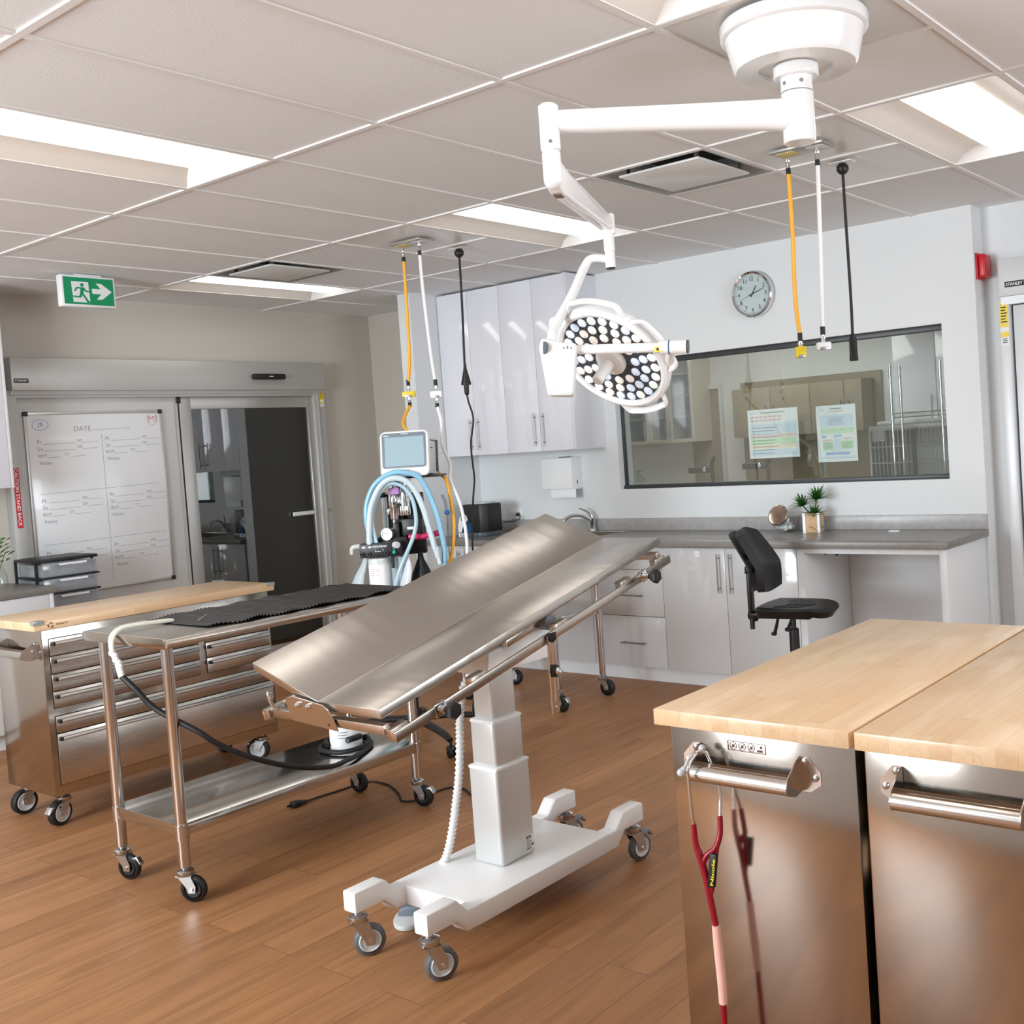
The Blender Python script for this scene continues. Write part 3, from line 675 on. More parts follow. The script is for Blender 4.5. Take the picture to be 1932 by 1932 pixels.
t=G(); t.tube([(5.67,3.235,1.0),(5.76,3.20,1.0),(5.83,3.21,1.015),(5.855,3.235,1.03),(5.862,3.262,1.044)],.004,8); 
t.cyl((5.845,3.25,1.04),(5.878,3.263,1.046),.013,.011,12,bev=.003)
fin('power_plug',t,black_pl,None,'black plug and lead in the wall outlet behind the exam table top','plug')
# ================================================================== LEFT EDGE COUNTER ON THE DOOR WALL
t=T('corner_counter','short grey-topped white counter at the left edge','counter',(2.3,4.53,0))
g=G(); g.box(1.55,2.86,4.235,YD-.002,.873,.913,.006); fin('slab',g,counter,t)
g=G(); g.box(1.57,2.84,4.27,YD-.002,.1,.872); fin('cabinet_body',g,white_mel,t)
g=G(); g.box(2.82,2.845,4.25,YD-.002,.0,.872,.001); fin('side_panel',g,white_mel,t)
g=G(); g.box(1.60,2.815,4.32,4.34,0,.1); fin('toe_kick',g,white_mel,t)
for a,b in ((2.2,2.817),(1.58,2.195)):
    g=G(); g.box(a,b,4.25,4.268,.66,.868,.0015); d=fin('drawer_front',g,white_mel,t); bar_handle(d,(a+b)/2,4.25,.76,0,vert=False,ln=.3,axis='y')
    g=G(); g.box(a,b,4.25,4.268,.1,.655,.0015); fin('door',g,white_mel,t)
t=T('corner_wall_cabinet','white wall cabinet cut off by the left edge','wall cabinet',(2.2,4.68,1.515))
g=G(); g.box(1.6,2.78,4.535,YD-.002,1.518,2.735); fin('cabinet_body',g,white_mel,t)
g=G(); g.box(2.78,2.797,4.515,YD-.002,1.515,2.735,.001); fin('end_panel',g,white_mel,t)
for a,b in ((2.19,2.778),(1.602,2.187)):
    g=G(); g.box(a,b,4.515,4.533,1.515,2.732,.0015); d=fin('door',g,gloss_white,t); bar_handle(d,b-.04 if a<2 else a+.04,4.515,1.555,1.785,axis='y')
# plant in glass vase at left edge
t=T('vase_plant','small green plant in a clear glass vase on the left counter','plant',(2.69,4.57,.9135))
g=G(); g.lathe([(0,.0),(.035,.0),(.045,.03),(.045,.08),(.03,.11),(.028,.13),(.033,.14)],(2.68,4.56,.9135),n=28); fin('vase',g,jarglass,t)
random.seed(5); g=G()
for i in range(44):
    a=random.random()*6.28; r=.02+.07*random.random(); z=1.08+.14*random.random(); c=Vector((2.675+r*math.cos(a),4.56+r*math.sin(a),z)); d=Vector((math.cos(a),math.sin(a),.6)).normalized(); s_=d.cross(Z_).normalized()
    b=bmesh.new(); L=.045; v=[b.verts.new(c-d*L*.5),b.verts.new(c+s_*.013+Z_*.004),b.verts.new(c+d*L*.5-Z_*.006),b.verts.new(c-s_*.013+Z_*.004)]; b.faces.new(v); g.put(b)
fin('foliage',g,mat('fresh_leaf',(96,160,60),.45,var=.2,scale=40),t,smooth=80)
g=G()
for i in range(7):
    a=i*.9; g.tube([(2.68,4.56,.93),(2.68+.01*math.cos(a),4.56+.01*math.sin(a),1.03),(2.68+.05*math.cos(a),4.56+.05*math.sin(a),1.13)],.0022,6)
fin('stems',g,mat('stem_green',(90,130,60),.6),t)
# plastic drawer tower
t=T('drawer_tower','black framed tower of clear plastic drawers below the whiteboard','drawer tower',(3.05,4.63,0))
x0,x1,y0,y1=2.872,3.232,4.455,4.80; top=1.06; dh=.098; n=10; zb=top-.022-n*dh
g=G(); g.box(x0,x1,y0,y1,top-.02,top,.006)
g.box(x0+.03,x1-.03,y0+.03,y1-.03,top,top+.002)
for k in range(1,n+1): g.box(x0+.002,x1+.003,y0-.003,y1,top-.02-k*dh-.006,top-.02-k*dh+.006,.004)
for a in (x0,x1-.014):
    for b in (y0+.06,y1-.016): g.box(a,a+.014,b,b+.016,.04,top-.01)
g.box(x0,x1,y0,y1,.03,zb+.01,.004)
for a in (x0+.03,x1-.03):
    for b in (y0+.04,y1-.04): g.lathe([(0,0),(.018,0),(.018,.03),(0,.03)],(a,b,0),n=14)
fin('frame',g,black_pl,t)
for k in range(n):
    z1=top-.027-k*dh; z0=z1-dh+.014; g=G()
    g.box(x0+.016,x1-.016,y0,y0+.004,z0,z1,.002); g.box(x0+.016,x0+.019,y0,y1-.02,z0,z1-.008); g.box(x1-.019,x1-.016,y0,y1-.02,z0,z1-.008); g.box(x0+.016,x1-.016,y0,y1-.02,z0,z0+.003); g.box(x0+.09,x1-.03,y0-.012,y0,z1-.016,z1-.004,.004)
    d=fin('drawer',g,clearpl,t)
    g=G(); g.box(x0+.03,x1-.03,y0+.012,y1-.05,z0+.004,z0+.045,.01); fin('contents',g,liner,d)
    if k<3:
        g=G(); g.box(x0+.11,x1-.08,y0-.0135,y0-.0122,z1-.018,z1-.006); fin('paper_label',g,paper,d)
# whiteboard
t=T('whiteboard','portrait whiteboard with ruled handwritten tables on the fixed door panel','whiteboard',(3.46,4.80,.80))
bx0,bx1,bz0,bz1=3.02,3.925,.80,1.975; by=4.8145
g=G(); g.box(bx0,bx1,by-.012,by,bz0,bz1,.002); fin('board',g,board,t)
g=G()
for a,b,c,d in ((bx0-.008,bx1+.008,bz1-.008,bz1+.012),(bx0-.008,bx1+.008,bz0-.012,bz0+.008),(bx0-.012,bx0+.006,bz0,bz1),(bx1-.006,bx1+.012,bz0,bz1)): g.box(a,b,by-.018,by,c,d,.003)
fin('frame',g,alu,t)
for a in (bx0-.014,bx1-.016):
    for b in (bz0-.016,bz1-.016): g=G(); g.box(a,a+.03,by-.021,by-.0005,b,b+.03,.004); fin('corner_cap',g,black_pl,t)
g=G(); yy=by-.0122
def wr(s_,x,z,h,mi=0,w=None): g.text(s_,(x,yy,z),X_,Z_,h,w,mi,.0004)
def ln(x0,z0,x1,z1,wd=.0022): g.box(0,math.hypot(x1-x0,z1-z0),-wd/2,wd/2,0,.0005,M=frame((x0,yy,z0),Vector((x1-x0,0,z1-z0)).normalized(),Vector((-(z1-z0),0,x1-x0)).normalized(),-Y_))
wr('DATE',3.32,1.855,.032); ln(3.44,1.86,3.70,1.868)
ln(3.50,1.83,3.50,.84); ln(3.07,1.455,3.88,1.475); ln(3.07,1.125,3.90,1.135)
for cx,w in ((3.08,.40),(3.525,.36)):
    for k,zt in enumerate((1.81,1.43,1.09)):
        zt+=.008 if cx>3.4 else 0
        wr('Pt',cx,zt-.03,.024); ln(cx+.04,zt-.034,cx+.24,zt-.03); wr('wt',cx+.255,zt-.024,.018); ln(cx+.285,zt-.03,cx+.39,zt-.027)
        wr('Sx',cx,zt-.075,.024); ln(cx+.04,zt-.078,cx+.24,zt-.074); wr('DR',cx+.255,zt-.066,.018); ln(cx+.285,zt-.072,cx+.39,zt-.07)
        wr('RVT',cx,zt-.12,.022); ln(cx+.055,zt-.122,cx+.14,zt-.12); wr('TT',cx+.165,zt-.115,.02); ln(cx+.20,zt-.12,cx+.30,zt-.117)
        wr('Notes',cx+.005,zt-.165,.022)
wr('JB',3.092,1.885,.035,1); wr('MS',3.84,1.905,.04,2)
for c,rx,rz,mi in (((3.108,1.902),.05,.036,1),((3.866,1.925),.036,.042,2)):
    g.tube([(c[0]+rx*math.cos(a),yy-.0003,c[1]+rz*math.sin(a)) for a in [i*math.pi/8 for i in range(16)]],.0013,5,mi=mi,step=2,closed=True)
fin('handwriting',g,[faint,bluemk,redmk],t,'faint handwritten patient table with initials in two corners')
# ================================================================== NEXT ROOM BEHIND THE VIEWING WINDOW
def poster(y0,y1,z0,z1,label,kind):
    t=T('poster',label,'poster',(5.965,(y0+y1)/2,z0),'posters taped to the window glass')
    g=G(); g.box(5.962,5.963,y0,y1,z0,z1); fin('sheet',g,paper,t)
    g=G(); x=5.9618; w=y1-y0; h=z1-z0
    def q(a,b,c,d,mi): g.box(x-.0006,x,y0+w*(1-b),y0+w*(1-a),z0+h*c,z0+h*d,mi=mi)
    P=[mat('poster_%s_%d'%(kind,i),c,.6) for i,c in enumerate(((218,230,243),(236,214,212),(212,236,208),(236,186,196),(140,144,150),(170,196,232),(246,228,206)))]
    if kind=='a':
        q(.25,.75,.92,.935,4); q(.06,.2,.915,.95,0)
        for k in range(2): 
            for j in range(7): q(.06+.09*j,.13+.09*j,.83-.07*k,.86-.07*k,3)
        q(.04,.96,.50,.70,0); q(.04,.96,.42,.49,1); q(.04,.96,.28,.40,2); q(.04,.96,.20,.27,6); q(.04,.96,.05,.18,0)
        for k in range(9): q(.08,.5+.04*(k%3),.10+.065*k,.108+.065*k,5)
    else:
        q(.35,.65,.93,.945,4); q(.32,.68,.885,.90,3); q(.08,.2,.915,.95,0); q(.1,.92,.62,.83,0); q(.1,.92,.50,.60,2)
        q(.12,.23,.425,.47,5); q(.42,.62,.44,.47,5); q(.14,.36,.38,.395,3); q(.66,.9,.40,.415,3); q(.13,.4,.20,.36,2); q(.6,.92,.22,.37,2); q(.42,.6,.18,.42,0); q(.2,.8,.12,.17,5)
        for k,(a,c) in enumerate(((.48,.86),(.48,.72),(.4,.56),(.62,.56),(.9,.56),(.9,.74),(.24,.365),(.76,.375),(.36,.19),(.66,.19))): q(a,a+.02,c,c+.012,4)
        for k in range(6): q(.3,.7-.05*(k%2),.66+.026*k,.664+.026*k,4); q(.15,.38,.23+.02*k,.234+.02*k,4); q(.62,.88,.24+.02*k,.244+.02*k,4)
        q(.08,.95,.06,.07,5); q(.08,.95,.085,.09,5)
    fin('print',g,P,t)
poster(.865,1.234,1.375,1.694,'landscape pastel chart poster on the window, left one','a')
poster(.465,.735,1.332,1.686,'portrait flow-chart poster on the window, nearest the cage','b')
t=T('tall_cupboard','tall white cupboard behind the cage, seen through the viewing window','cupboard',(8.7,.7,0))
g=G(); g.box(8.62,8.895,.10,1.32,0,2.45); fin('cabinet_body',g,gloss_white,t)
for a,b,hy in ((.10,.94,.90),(.945,1.32,.985)):
    g=G(); g.box(8.6,8.62,a+.002,b-.002,.05,2.44,.002); d=fin('door',g,gloss_white,t); bar_handle(d,8.6,hy,1.5,1.77)
t=T('animal_cage','steel kennel cage with vertical bars seen through the viewing window','cage',(7.5,.5,0))
g=G(); g.box(7.32,7.95,-.02,1.0,1.50,1.535,.003); g.box(7.32,7.95,-.02,0,0,1.5); g.box(7.32,7.95,.98,1.0,0,1.5); g.box(7.93,7.95,-.02,1.0,0,1.5); g.box(7.32,7.95,-.02,1.0,0,.08); g.box(7.32,7.95,.0,.98,.7,.73); fin('cage_body',g,cage_m,t)
for a,b in ((.0,.60),(.64,.98)):
    g=G(); n=int((b-a)/.03)
    for i in range(n+1): y=a+(b-a)*i/n; g.cyl((7.305,y,.75),(7.305,y,1.5),.0045,n=8)
    for z in (.75,1.255,1.375,1.5): g.cyl((7.305,a,z),(7.305,b,z),.007,n=8)
    fin('cage_door',g,cage_m,t)
g=G(); g.box(7.285,7.296,.625,.65,.75,1.5); fin('latch_post',g,dark_alu,t)
g=G(); g.box(7.288,7.29,.86,.958,1.418,1.505); fin('cage_card',g,ltgrey_pl,t)
g=G(); g.box(7.42,7.85,.42,.98,1.535,1.565,.014,seg=3); g.box(7.5,7.6,.6,.72,1.565,1.567,mi=1); fin('folded_towel',g,[paper,yellow_pl],None,'folded white towel on top of the kennel cage','towel')
t=T('wire_shelf','chrome wire shelf on posts in front of the kennel cage behind the glass','shelf',(7.2,.5,0))
for y in (.69,.325):
    for x in (7.05,7.22): g=G(); g.cyl((x,y,0),(x,y,1.96),.011,n=12); fin('post',g,chrome,t)
for z in (1.585,.9,.2):
    g=G()
    for x in (7.05,7.22):
        g.cyl((x,.325,z),(x,.69,z),.004,n=8); g.cyl((x,.325,z+.03),(x,.69,z+.03),.004,n=8)
        g.tube([(x,.325+.365*i/24,z+(.03 if i%2 else 0)) for i in range(25)],.0022,5,step=1)
    for i in range(14): y=.335+.345*i/13; g.cyl((7.05,y,z+.03),(7.22,y,z+.03),.0022,n=6)
    fin('shelf',g,chrome,t)
t=T('alcove_cupboards','tan wall cupboards in the alcove seen behind the window posters','wall cabinet',(8.7,2.3,1.5))
g=G(); g.box(8.62,8.855,1.62,2.95,1.50,1.96); fin('cabinet_body',g,tan_lam,t)
for a,b,hy in ((1.62,1.79,1.75),(1.79,2.13,1.82),(2.13,2.54,2.5),(2.54,2.95,2.58)):
    g=G(); g.box(8.6,8.62,a+.002,b-.002,1.50,1.955,.002); d=fin('door',g,tan_lam,t); bar_handle(d,8.6,hy,1.56,1.79)
g=G(); g.box(8.30,8.855,1.6,2.96,.9,.94); g.box(8.34,8.855,1.62,2.94,.0,.9); fin('counter_unit',g,tan_lam,None,'tan counter unit below the alcove cupboards in the next room','counter')
t=T('glass_door_cupboard','cream wall cupboard with glazed doors at the left side of the viewing window','wall cabinet',(8.7,3.8,1.5))
cx=8.55; g=G(); g.box(cx+.02,8.895,3.365,4.25,1.495,1.53); g.box(cx+.02,8.895,3.365,4.25,2.4,2.43)
for a in (3.365,3.648,3.895,4.23): g.box(cx+.02,8.895,a,a+.02,1.53,2.4)
g.box(8.875,8.895,3.385,4.23,1.53,2.4)
for z in (1.74,1.95,2.16): g.box(cx+.04,8.875,3.385,4.23,z,z+.015)
fin('cabinet_body',g,mat('cream_paint',(206,201,184),.5),t)
for a,b,hy in ((3.362,3.655,3.63),(3.658,3.905,3.685),(3.908,4.25,3.94)):
    g=G(); m_=.035; g.box(cx,cx+.019,a,a+m_,1.495,2.43); g.box(cx,cx+.019,b-m_,b,1.495,2.43); g.box(cx+.0005,cx+.0185,a+m_,b-m_,1.495,1.495+m_); g.box(cx+.0005,cx+.0185,a+m_,b-m_,2.43-m_,2.43); d=fin('door',g,MATS['cream_paint'],t)
    g=G(); g.box(cx+.008,cx+.012,a+m_,b-m_,1.495+m_,2.43-m_); fin('pane',g,jarglass,d); bar_handle(d,cx,hy,1.55,1.72,mtl=zinc)
g=G(); g.box(8.35,8.895,3.7,4.85,0,.9); fin('far_counter',g,MATS['cream_paint'],None,'cream base counter under the glazed cupboard in the next room','counter')
g=G(); g.box(8.85,8.9,3.225,3.255,0,2.05); g.box(8.85,8.9,3.60,3.63,0,2.05); g.box(8.8505,8.8995,3.255,3.60,2.0,2.0495); g.box(8.87,8.89,3.255,3.60,0,2.0,mi=1); struct('door_3',g,[alu_white,tan_lam])
def arm(y,z,label,up):
    t=T('monitor_arm',label,'arm',(6.8,y,.92),'black jointed arms behind the glass')
    g=G(); g.cyl((6.8,y-.12,.92),(6.8,y-.12,1.36),.014,n=14); g.lathe([(0,0),(.06,0),(.06,.01),(0,.01)],(6.8,y-.12,.92),n=20); fin('pole',g,black_pl,t)
    g=G(); g.box(6.775,6.825,y-.12,y+.09,z-.025,z+.02,.008); fin('bracket',g,black_pl,t)
    g=G(); g.cyl((6.8,y-.1,z),(6.8,y-.145,z+up),.014,n=12,bev=.004); fin('lever',g,black_pl,t)
    g=G(); g.sphere((6.785,y-.06,z),.02); fin('joint_knob',g,chrome,t)
arm(2.19,1.285,'black jointed arm with raised lever behind the left of the viewing window',.10)
arm(1.70,1.30,'black jointed arm with level lever behind the posters',.045)
g=G(); g.box(6.5,7.05,1.3,2.6,.88,.92,.003); g.box(6.55,7.0,1.35,1.39,0,.88); g.box(6.55,7.0,2.51,2.55,0,.88); fin('side_table',g,white_mel,None,'white table carrying the black arms in the next room','table')
# ================================================================== ROLLING TOOL CARTS
def end_handle(par,x,yc,z,w=.25):
    """trough-shaped pull on an end panel facing -x; runs along y"""
    g=G(); r=.019; cx=x-.052
    for sd in (-1,1):
        y=yc+sd*w/2
        poly=[(x-.002,z+.018),(x-.002,z-.04),(x-.03,z-.045),(cx-.012,z-.034),(cx-.02,z-.016),(cx-.012,z+.002),(x-.02,z+.03),(x-.002,z+.036)]
        g.prism(poly,-.0012,.0012,(X_,Z_,Y_),(0,y,0))
        pl=[(0,-.04),(sd*.022,-.04),(sd*.048,-.022),(sd*.048,.006),(sd*.02,.036),(0,.036)]
        g.prism(pl,-.0025,.0,(Y_,Z_,X_),(x,y,z))
    n=14; pts=[(cx+.014,z+.004)]+[(cx+r*math.cos(a)*1.0,z-.018+r*math.sin(a)) for a in [math.pi*.42+math.pi*1.05*i/n for i in range(n+1)]]+[(cx+.03,z-.04)]
    b=bmesh.new(); A=[b.verts.new((p[0],yc-w/2,p[1])) for p in pts]; B=[b.verts.new((p[0],yc+w/2,p[1])) for p in pts]
    for i in range(len(pts)-1): b.faces.new((A[i],A[i+1],B[i+1],B[i]))
    bmesh.ops.solidify(b,geom=b.faces[:],thickness=.0012); bmesh.ops.recalc_face_normals(b,faces=b.faces[:]); g.put(b)
    h=fin('handle',g,steel('trough_steel_%d'%len(MATS),(214,212,209),.2,(40,1,40),.06),par)
    for sd in (-1,1):
        for dy,dz in ((.012,.026),(.036,-.008)):
            g=G(); g.lathe([(0,0),(.0075,0),(.007,.004),(.003,.006),(0,.006)],(x-.0025,yc+sd*(w/2+dy),z+dz),(-1,0,0),14); fin('bolt',g,zinc,h)
    return h
def cart(x0,y0,label,fronts,sd=0):
    """1.22 x .50 x .93 stainless cart with butcher block top; drawers face -y"""
    L,D,Ht=1.215,.495,.928; x1,y1=x0+L,y0+D
    t=T('tool_cart',label,'tool cart',(x0+L/2,y0+D/2,0),'stainless tool carts with wooden tops')
    g=G(); g.box(x0,x1,y0,y1,Ht-.038,Ht,.003); top=fin('butcher_block_top',g,block,t)
    bx0,bx1,by0,by1=x0+.035,x1-.03,y0+(.004 if sd else .02),y1-(.022 if sd==1 else .004 if sd==2 else .02)
    g=G(); g.box(bx0,bx1,by0,by1,.142,Ht-.0385,.004); body=fin('cabinet_body',g,steel_end,t)
    if fronts:
        zs=[(.77,.845),(.69,.766),(.612,.686),(.535,.608)]
        ban=[(bx0+.03,bx0+.735,zs),(bx0+.775,bx1-.015,zs),(bx0+.03,bx1-.015,[(.424,.498),(.192,.419)])]
        for (a,b,zz) in ban:
            for (z0,z1) in zz:
                g=G(); g.box(a-.003,b+.003,by0-.0012,by0+.003,z0-.003,z1+.003,mi=1); g.box(a,b,by0-.006,by0+.002,z0,z1,.0015); d=fin('drawer',g,[steel_x,black_pl],t)
                g=G(); hz=z1-.016; g.prism([(0,.0),(-.014,.004),(-.022,-.004),(-.022,-.012),(-.014,-.014),(-.002,-.012)],a+.018,b-.006,(Y_,Z_,X_),(0,by0-.006,hz),bev=.001,seg=1); hd=fin('drawer_pull',g,grip,d)
                g=G(); g.box(a+.006,a+.018,by0-.027,by0-.006,hz-.014,hz+.003,.003); fin('pull_cap',g,black_pl,hd)
    for i,(cx,cy) in enumerate(((bx0+.06,by0+.06),(bx0+.06,by1-.06),(bx1-.06,by0+.06),(bx1-.06,by1-.06))):
        caster(t,cx,cy,.142,.058,(math.radians((200,185,120,95)[i]) if sd==0 else math.radians(40+70*i)),.036,'tool',brake=(i%2==0),trail=.025)
    return t,(bx0,by0,bx1,by1)
tc,bb=cart(1.965,2.533,'stainless drawer cart with light wooden top below the whiteboard',True)
end_handle(tc,bb[0],2.745,.80,.28)
g=G()
for (cx,cy) in ((1.965,2.533),(1.965+1.215,2.533),(1.965,2.533+.495),(1.965+1.215,2.533+.495)):
    a=1 if cx<2 else -1; b=1 if cy<2.6 else -1
    g=G(); g.box(cx-.003*a,cx+.045*a,cy-.003*b,cy+.03*b,.9285,.934,.002); g.box(cx-.004*a,cx-.001*a,cy-.003*b,cy+.03*b,.915,.934,.001); g.box(cx-.003*a,cx+.045*a,cy-.004*b,cy-.001*b,.915,.934,.001); fin('corner_guard',g,clearpl,tc)
g=G(); o=Vector((2.035,2.5325,.909)); 
for k in range(3): g.tube([o+X_*(.0105*math.cos(a))+Z_*(.0105*math.sin(a)) for a in [math.radians(120*k+20+i*14) for i in range(8)]],[.0006,.0016,.0022,.0026,.0026,.0022,.0014,.0005],6,step=2)
g.text('TRINITY',o+Vector((.022,0,-.005)),X_,Z_,.010,.056,0,.0006); fin('branded_mark',g,burn,tc,'dark burnt logo and lettering TRINITY')
ca,ba=cart(1.80,-1.412,'foreground stainless cart with wooden top, left one, stethoscope on its handle',False,1)
end_handle(ca,ba[0],-1.150,.815,.255)
cb,b2=cart(1.80,-1.918,'foreground stainless cart with wooden top, right one, cut off by the frame edge',False,2)
end_handle(cb,b2[0],-1.637,.822,.255)
g=G(); o=Vector((ba[0]-.0006,-1.095,.843)); F=frame(o,-Y_,Z_,-X_)
for a,b,c,d in ((0,.098,0,.0015),(0,.098,.0205,.022),(0,.0015,0,.022),(.0965,.098,0,.022)): g.box(a,b,c,d,0,.0005,M=F)
for k in range(3):
    c=F@Vector((.014+.0235*k,.011,0)); g.tube([c-Y_*(.0085*math.cos(a))+Z_*(.0085*math.sin(a)) for a in [i*math.pi/8 for i in range(16)]],.0007,5,step=1,closed=True)
    g.tube([c-Y_*.006+Z_*.006,c+Y_*.006-Z_*.006],.0007,5,step=1); g.box(.011+.0235*k,.017+.0235*k,.007,.014,0,.0004,M=F)
g.box(.076,.09,.003,.008,0,.0005,M=F); g.sphere(tuple(F@Vector((.086,.014,0))),.003,n=8)
fin('warning_pictograms',g,mat('etched_brown',(110,70,60),.6),ca)
g=G(); g.lathe([(0,0),(.0045,0),(.0045,.0006),(0,.0006)],(ba[0],-1.279,.79),(-1,0,0),14); fin('screw_hole',g,ink,ca)
# stethoscope hung on the left handle
t=T('stethoscope','burgundy stethoscope hanging from the left foreground cart handle','stethoscope',(1.765,-1.05,.81))
sx=ba[0]-.088; hx=ba[0]-.052
g=G(); g.tube([(hx+.02,-1.045,.845),(hx-.003,-1.043,.838),(sx+.004,-1.041,.82),(sx+.002,-1.041,.79),(sx+.006,-1.040,.73),(sx+.01,-1.041,.688)],.004,10); fin('ear_tube',g,chrome,t)
g=G(); g.tube([(hx-.02,-1.022,.812),(hx-.002,-1.035,.84),(hx+.016,-1.055,.842),(hx+.022,-1.066,.815),(hx+.024,-1.078,.78),(hx+.02,-1.086,.74),(hx+.01,-1.089,.702)],.004,10); fin('ear_tube',g,chrome,t)
g=G(); g.tube([(hx-.02,-1.022,.812),(hx-.026,-1.018,.805)],[.006,.0075],10); g.sphere((hx-.028,-1.017,.803),.009); g.sphere((hx+.022,-1.045,.848),.009); fin('ear_tip',g,ltgrey_pl,t)
g=G(); g.tube([(sx+.01,-1.041,.69),(sx+.012,-1.042,.645),(sx+.014,-1.050,.615),(sx+.016,-1.06,.575),(sx+.018,-1.068,.52),(sx+.02,-1.077,.46)],[.006,.007,.0085,.008,.0075,.007],12)
g.tube([(hx+.01,-1.089,.704),(hx+.004,-1.090,.665),(hx-.008,-1.083,.635),(sx+.02,-1.066,.62),(sx+.015,-1.055,.60)],[.006,.0065,.007,.007,.007],12)
g.tube([(hx+.0,-1.088,.655),(hx-.01,-1.082,.61),(sx+.022,-1.076,.56),(sx+.019,-1.069,.53)],[.005,.006,.006,.005],10)
g.tube([(sx+.02,-1.083,.28),(sx+.02,-1.082,.2),(sx+.021,-1.081,.12)],.007,12)
g.tube([(sx+.02,-1.077,.46),(sx+.02,-1.083,.28)],.0066,12,step=1)
fin('tubing',g,maroon,t)
g=G(); pts=[(sx+.02,-1.077,.462),(sx+.02,-1.0795,.40),(sx+.02,-1.0825,.34),(sx+.02,-1.083,.285)]
g.tube(pts,[.0095,.0105,.0105,.0095],14); fin('tape_wrap',g,pink,t)
g=G(); g.lathe([(0,0),(.021,0),(.022,.004),(.012,.01),(.008,.02),(0,.022)],(sx+.024,-1.081,.095),(-.3,0,1),24); g.cyl((sx+.0235,-1.081,.105),(sx+.021,-1.081,.125),.005,n=10); fin('chest_piece',g,chrome,t)
g=G(); F=frame((sx+.013,-1.068,.552),Vector((0,-1,-.0)).normalized(),Vector((0,-.16,1)).normalized(),-X_)
g.box(0,.018,0,.078,-.004,.006,.0015,M=F); fin('name_tag',g,black_pl,t,'black name tag with tiny yellow lettering')
nt=[o for o in t.children if o.name.startswith('name_tag')][0]
g=G(); g.text('Nicole',F@Vector((.0165,.006,.0065)),F.to_3x3()@Vector((0,1,0)),F.to_3x3()@Vector((-1,0,0)),.008,.062,0,.0003,bold=.02); fin('tag_lettering',g,yellow_pl,nt)
# ================================================================== STAINLESS PREP TABLE
def leg_tube(par,x,y,z0,z1,r=.0205,sleeve=None):
    g=G(); g.cyl((x,y,z0),(x,y,z1),r,n=24,bev=.002)
    if sleeve: g.lathe([(r,0),(r+.0035,0),(r+.0035,.055),(r,.055)],(x,y,sleeve-.05),n=24)
    return fin('leg',g,steel_z,par)
t=T('prep_table','long stainless prep table on casters holding the black mat','table',(2.42,1.49,0))
px0,px1,py0,py1,pz=1.815,3.03,1.19,1.795,.965
g=G(); r=.017
prof=[(py0+r*1.2,pz),(py0+.004,pz-.004),(py0-.004,pz-.016),(py0+.001,pz-.03),(py0+.018,pz-.037),(py0+.05,pz-.034),(py0+.05,pz-.03),(py1-.05,pz-.03),(py1-.05,pz-.034),(py1-.018,pz-.037),(py1-.001,pz-.03),(py1+.004,pz-.016),(py1-.004,pz-.004),(py1-r*1.2,pz)]
g.prism(prof,px0,px1,(Y_,Z_,X_),bev=.002,seg=1); fin('tabletop',g,steel_top,t)
g=G(); g.box(px0-.002,px0+.003,py0+.02,py1-.02,pz-.038,pz-.002,.001); g.box(px1-.003,px1+.002,py0+.02,py1-.02,pz-.038,pz-.002,.001); fin('end_apron',g,steel_end,t)
sz=.288
g=G(); g.box(1.835,2.975,1.245,1.715,sz-.003,sz,.001); g.box(1.835,2.975,1.243,1.247,sz-.045,sz,.001); g.box(1.835,2.975,1.713,1.717,sz-.045,sz,.001); g.box(1.833,1.837,1.245,1.715,sz-.045,sz,.001); g.box(2.973,2.977,1.245,1.715,sz-.045,sz,.001)
fin('undershelf',g,shelf_st,t)
for i,(x,y) in enumerate(((1.85,1.262),(1.85,1.70),(2.955,1.262),(2.955,1.70))):
    leg_tube(t,x,y,.128,pz-.03,sleeve=sz-.01); caster(t,x,y,.135,.048,math.radians((-60,-70,-75,-80)[i]),.026,'black',brake=i in (1,2),trail=.028)
# black ribbed mat lying on the prep table
def matf(u,v):
    x=2.02+.98*u; w=.5*(1-.15*max(0,.12-u)/.12); y=1.235+.47*v+ .008*math.sin(u*34)*(abs(v-.5)*2)**2
    if u<.1: y+= .05*(.1-u)/.1*(1-v)*.6
    z=pz+.004+.0034*math.sin(u*.98/.0150*2*math.pi)+.007*(abs(v-.5)*2)**4*(.5+.5*math.sin(u*41+v*3))+.004*math.sin(u*9)**2
    return Vector((x,y,z))
g=G(); b=bmesh.new(); nu,nv=420,14
W_=[[b.verts.new(matf(i/nu,j/nv)) for j in range(nv+1)] for i in range(nu+1)]
for i in range(nu):
    for j in range(nv): b.faces.new((W_[i][j],W_[i+1][j],W_[i+1][j+1],W_[i][j+1]))
bmesh.ops.solidify(b,geom=b.faces[:],thickness=.003); bmesh.ops.recalc_face_normals(b,faces=b.faces[:]); g.put(b)
t=T('warming_mat','black ribbed warming mat laid along the prep table top','mat',(2.5,1.47,pz))
fin('mat_sheet',g,matblack,t,smooth=60)
g=G(); g.tube([(2.05,1.38,pz+.016),(2.10,1.44,pz+.0155),(2.16,1.5,pz+.016)],.0012,5); fin('stitch_line',g,ltgrey_pl,t)
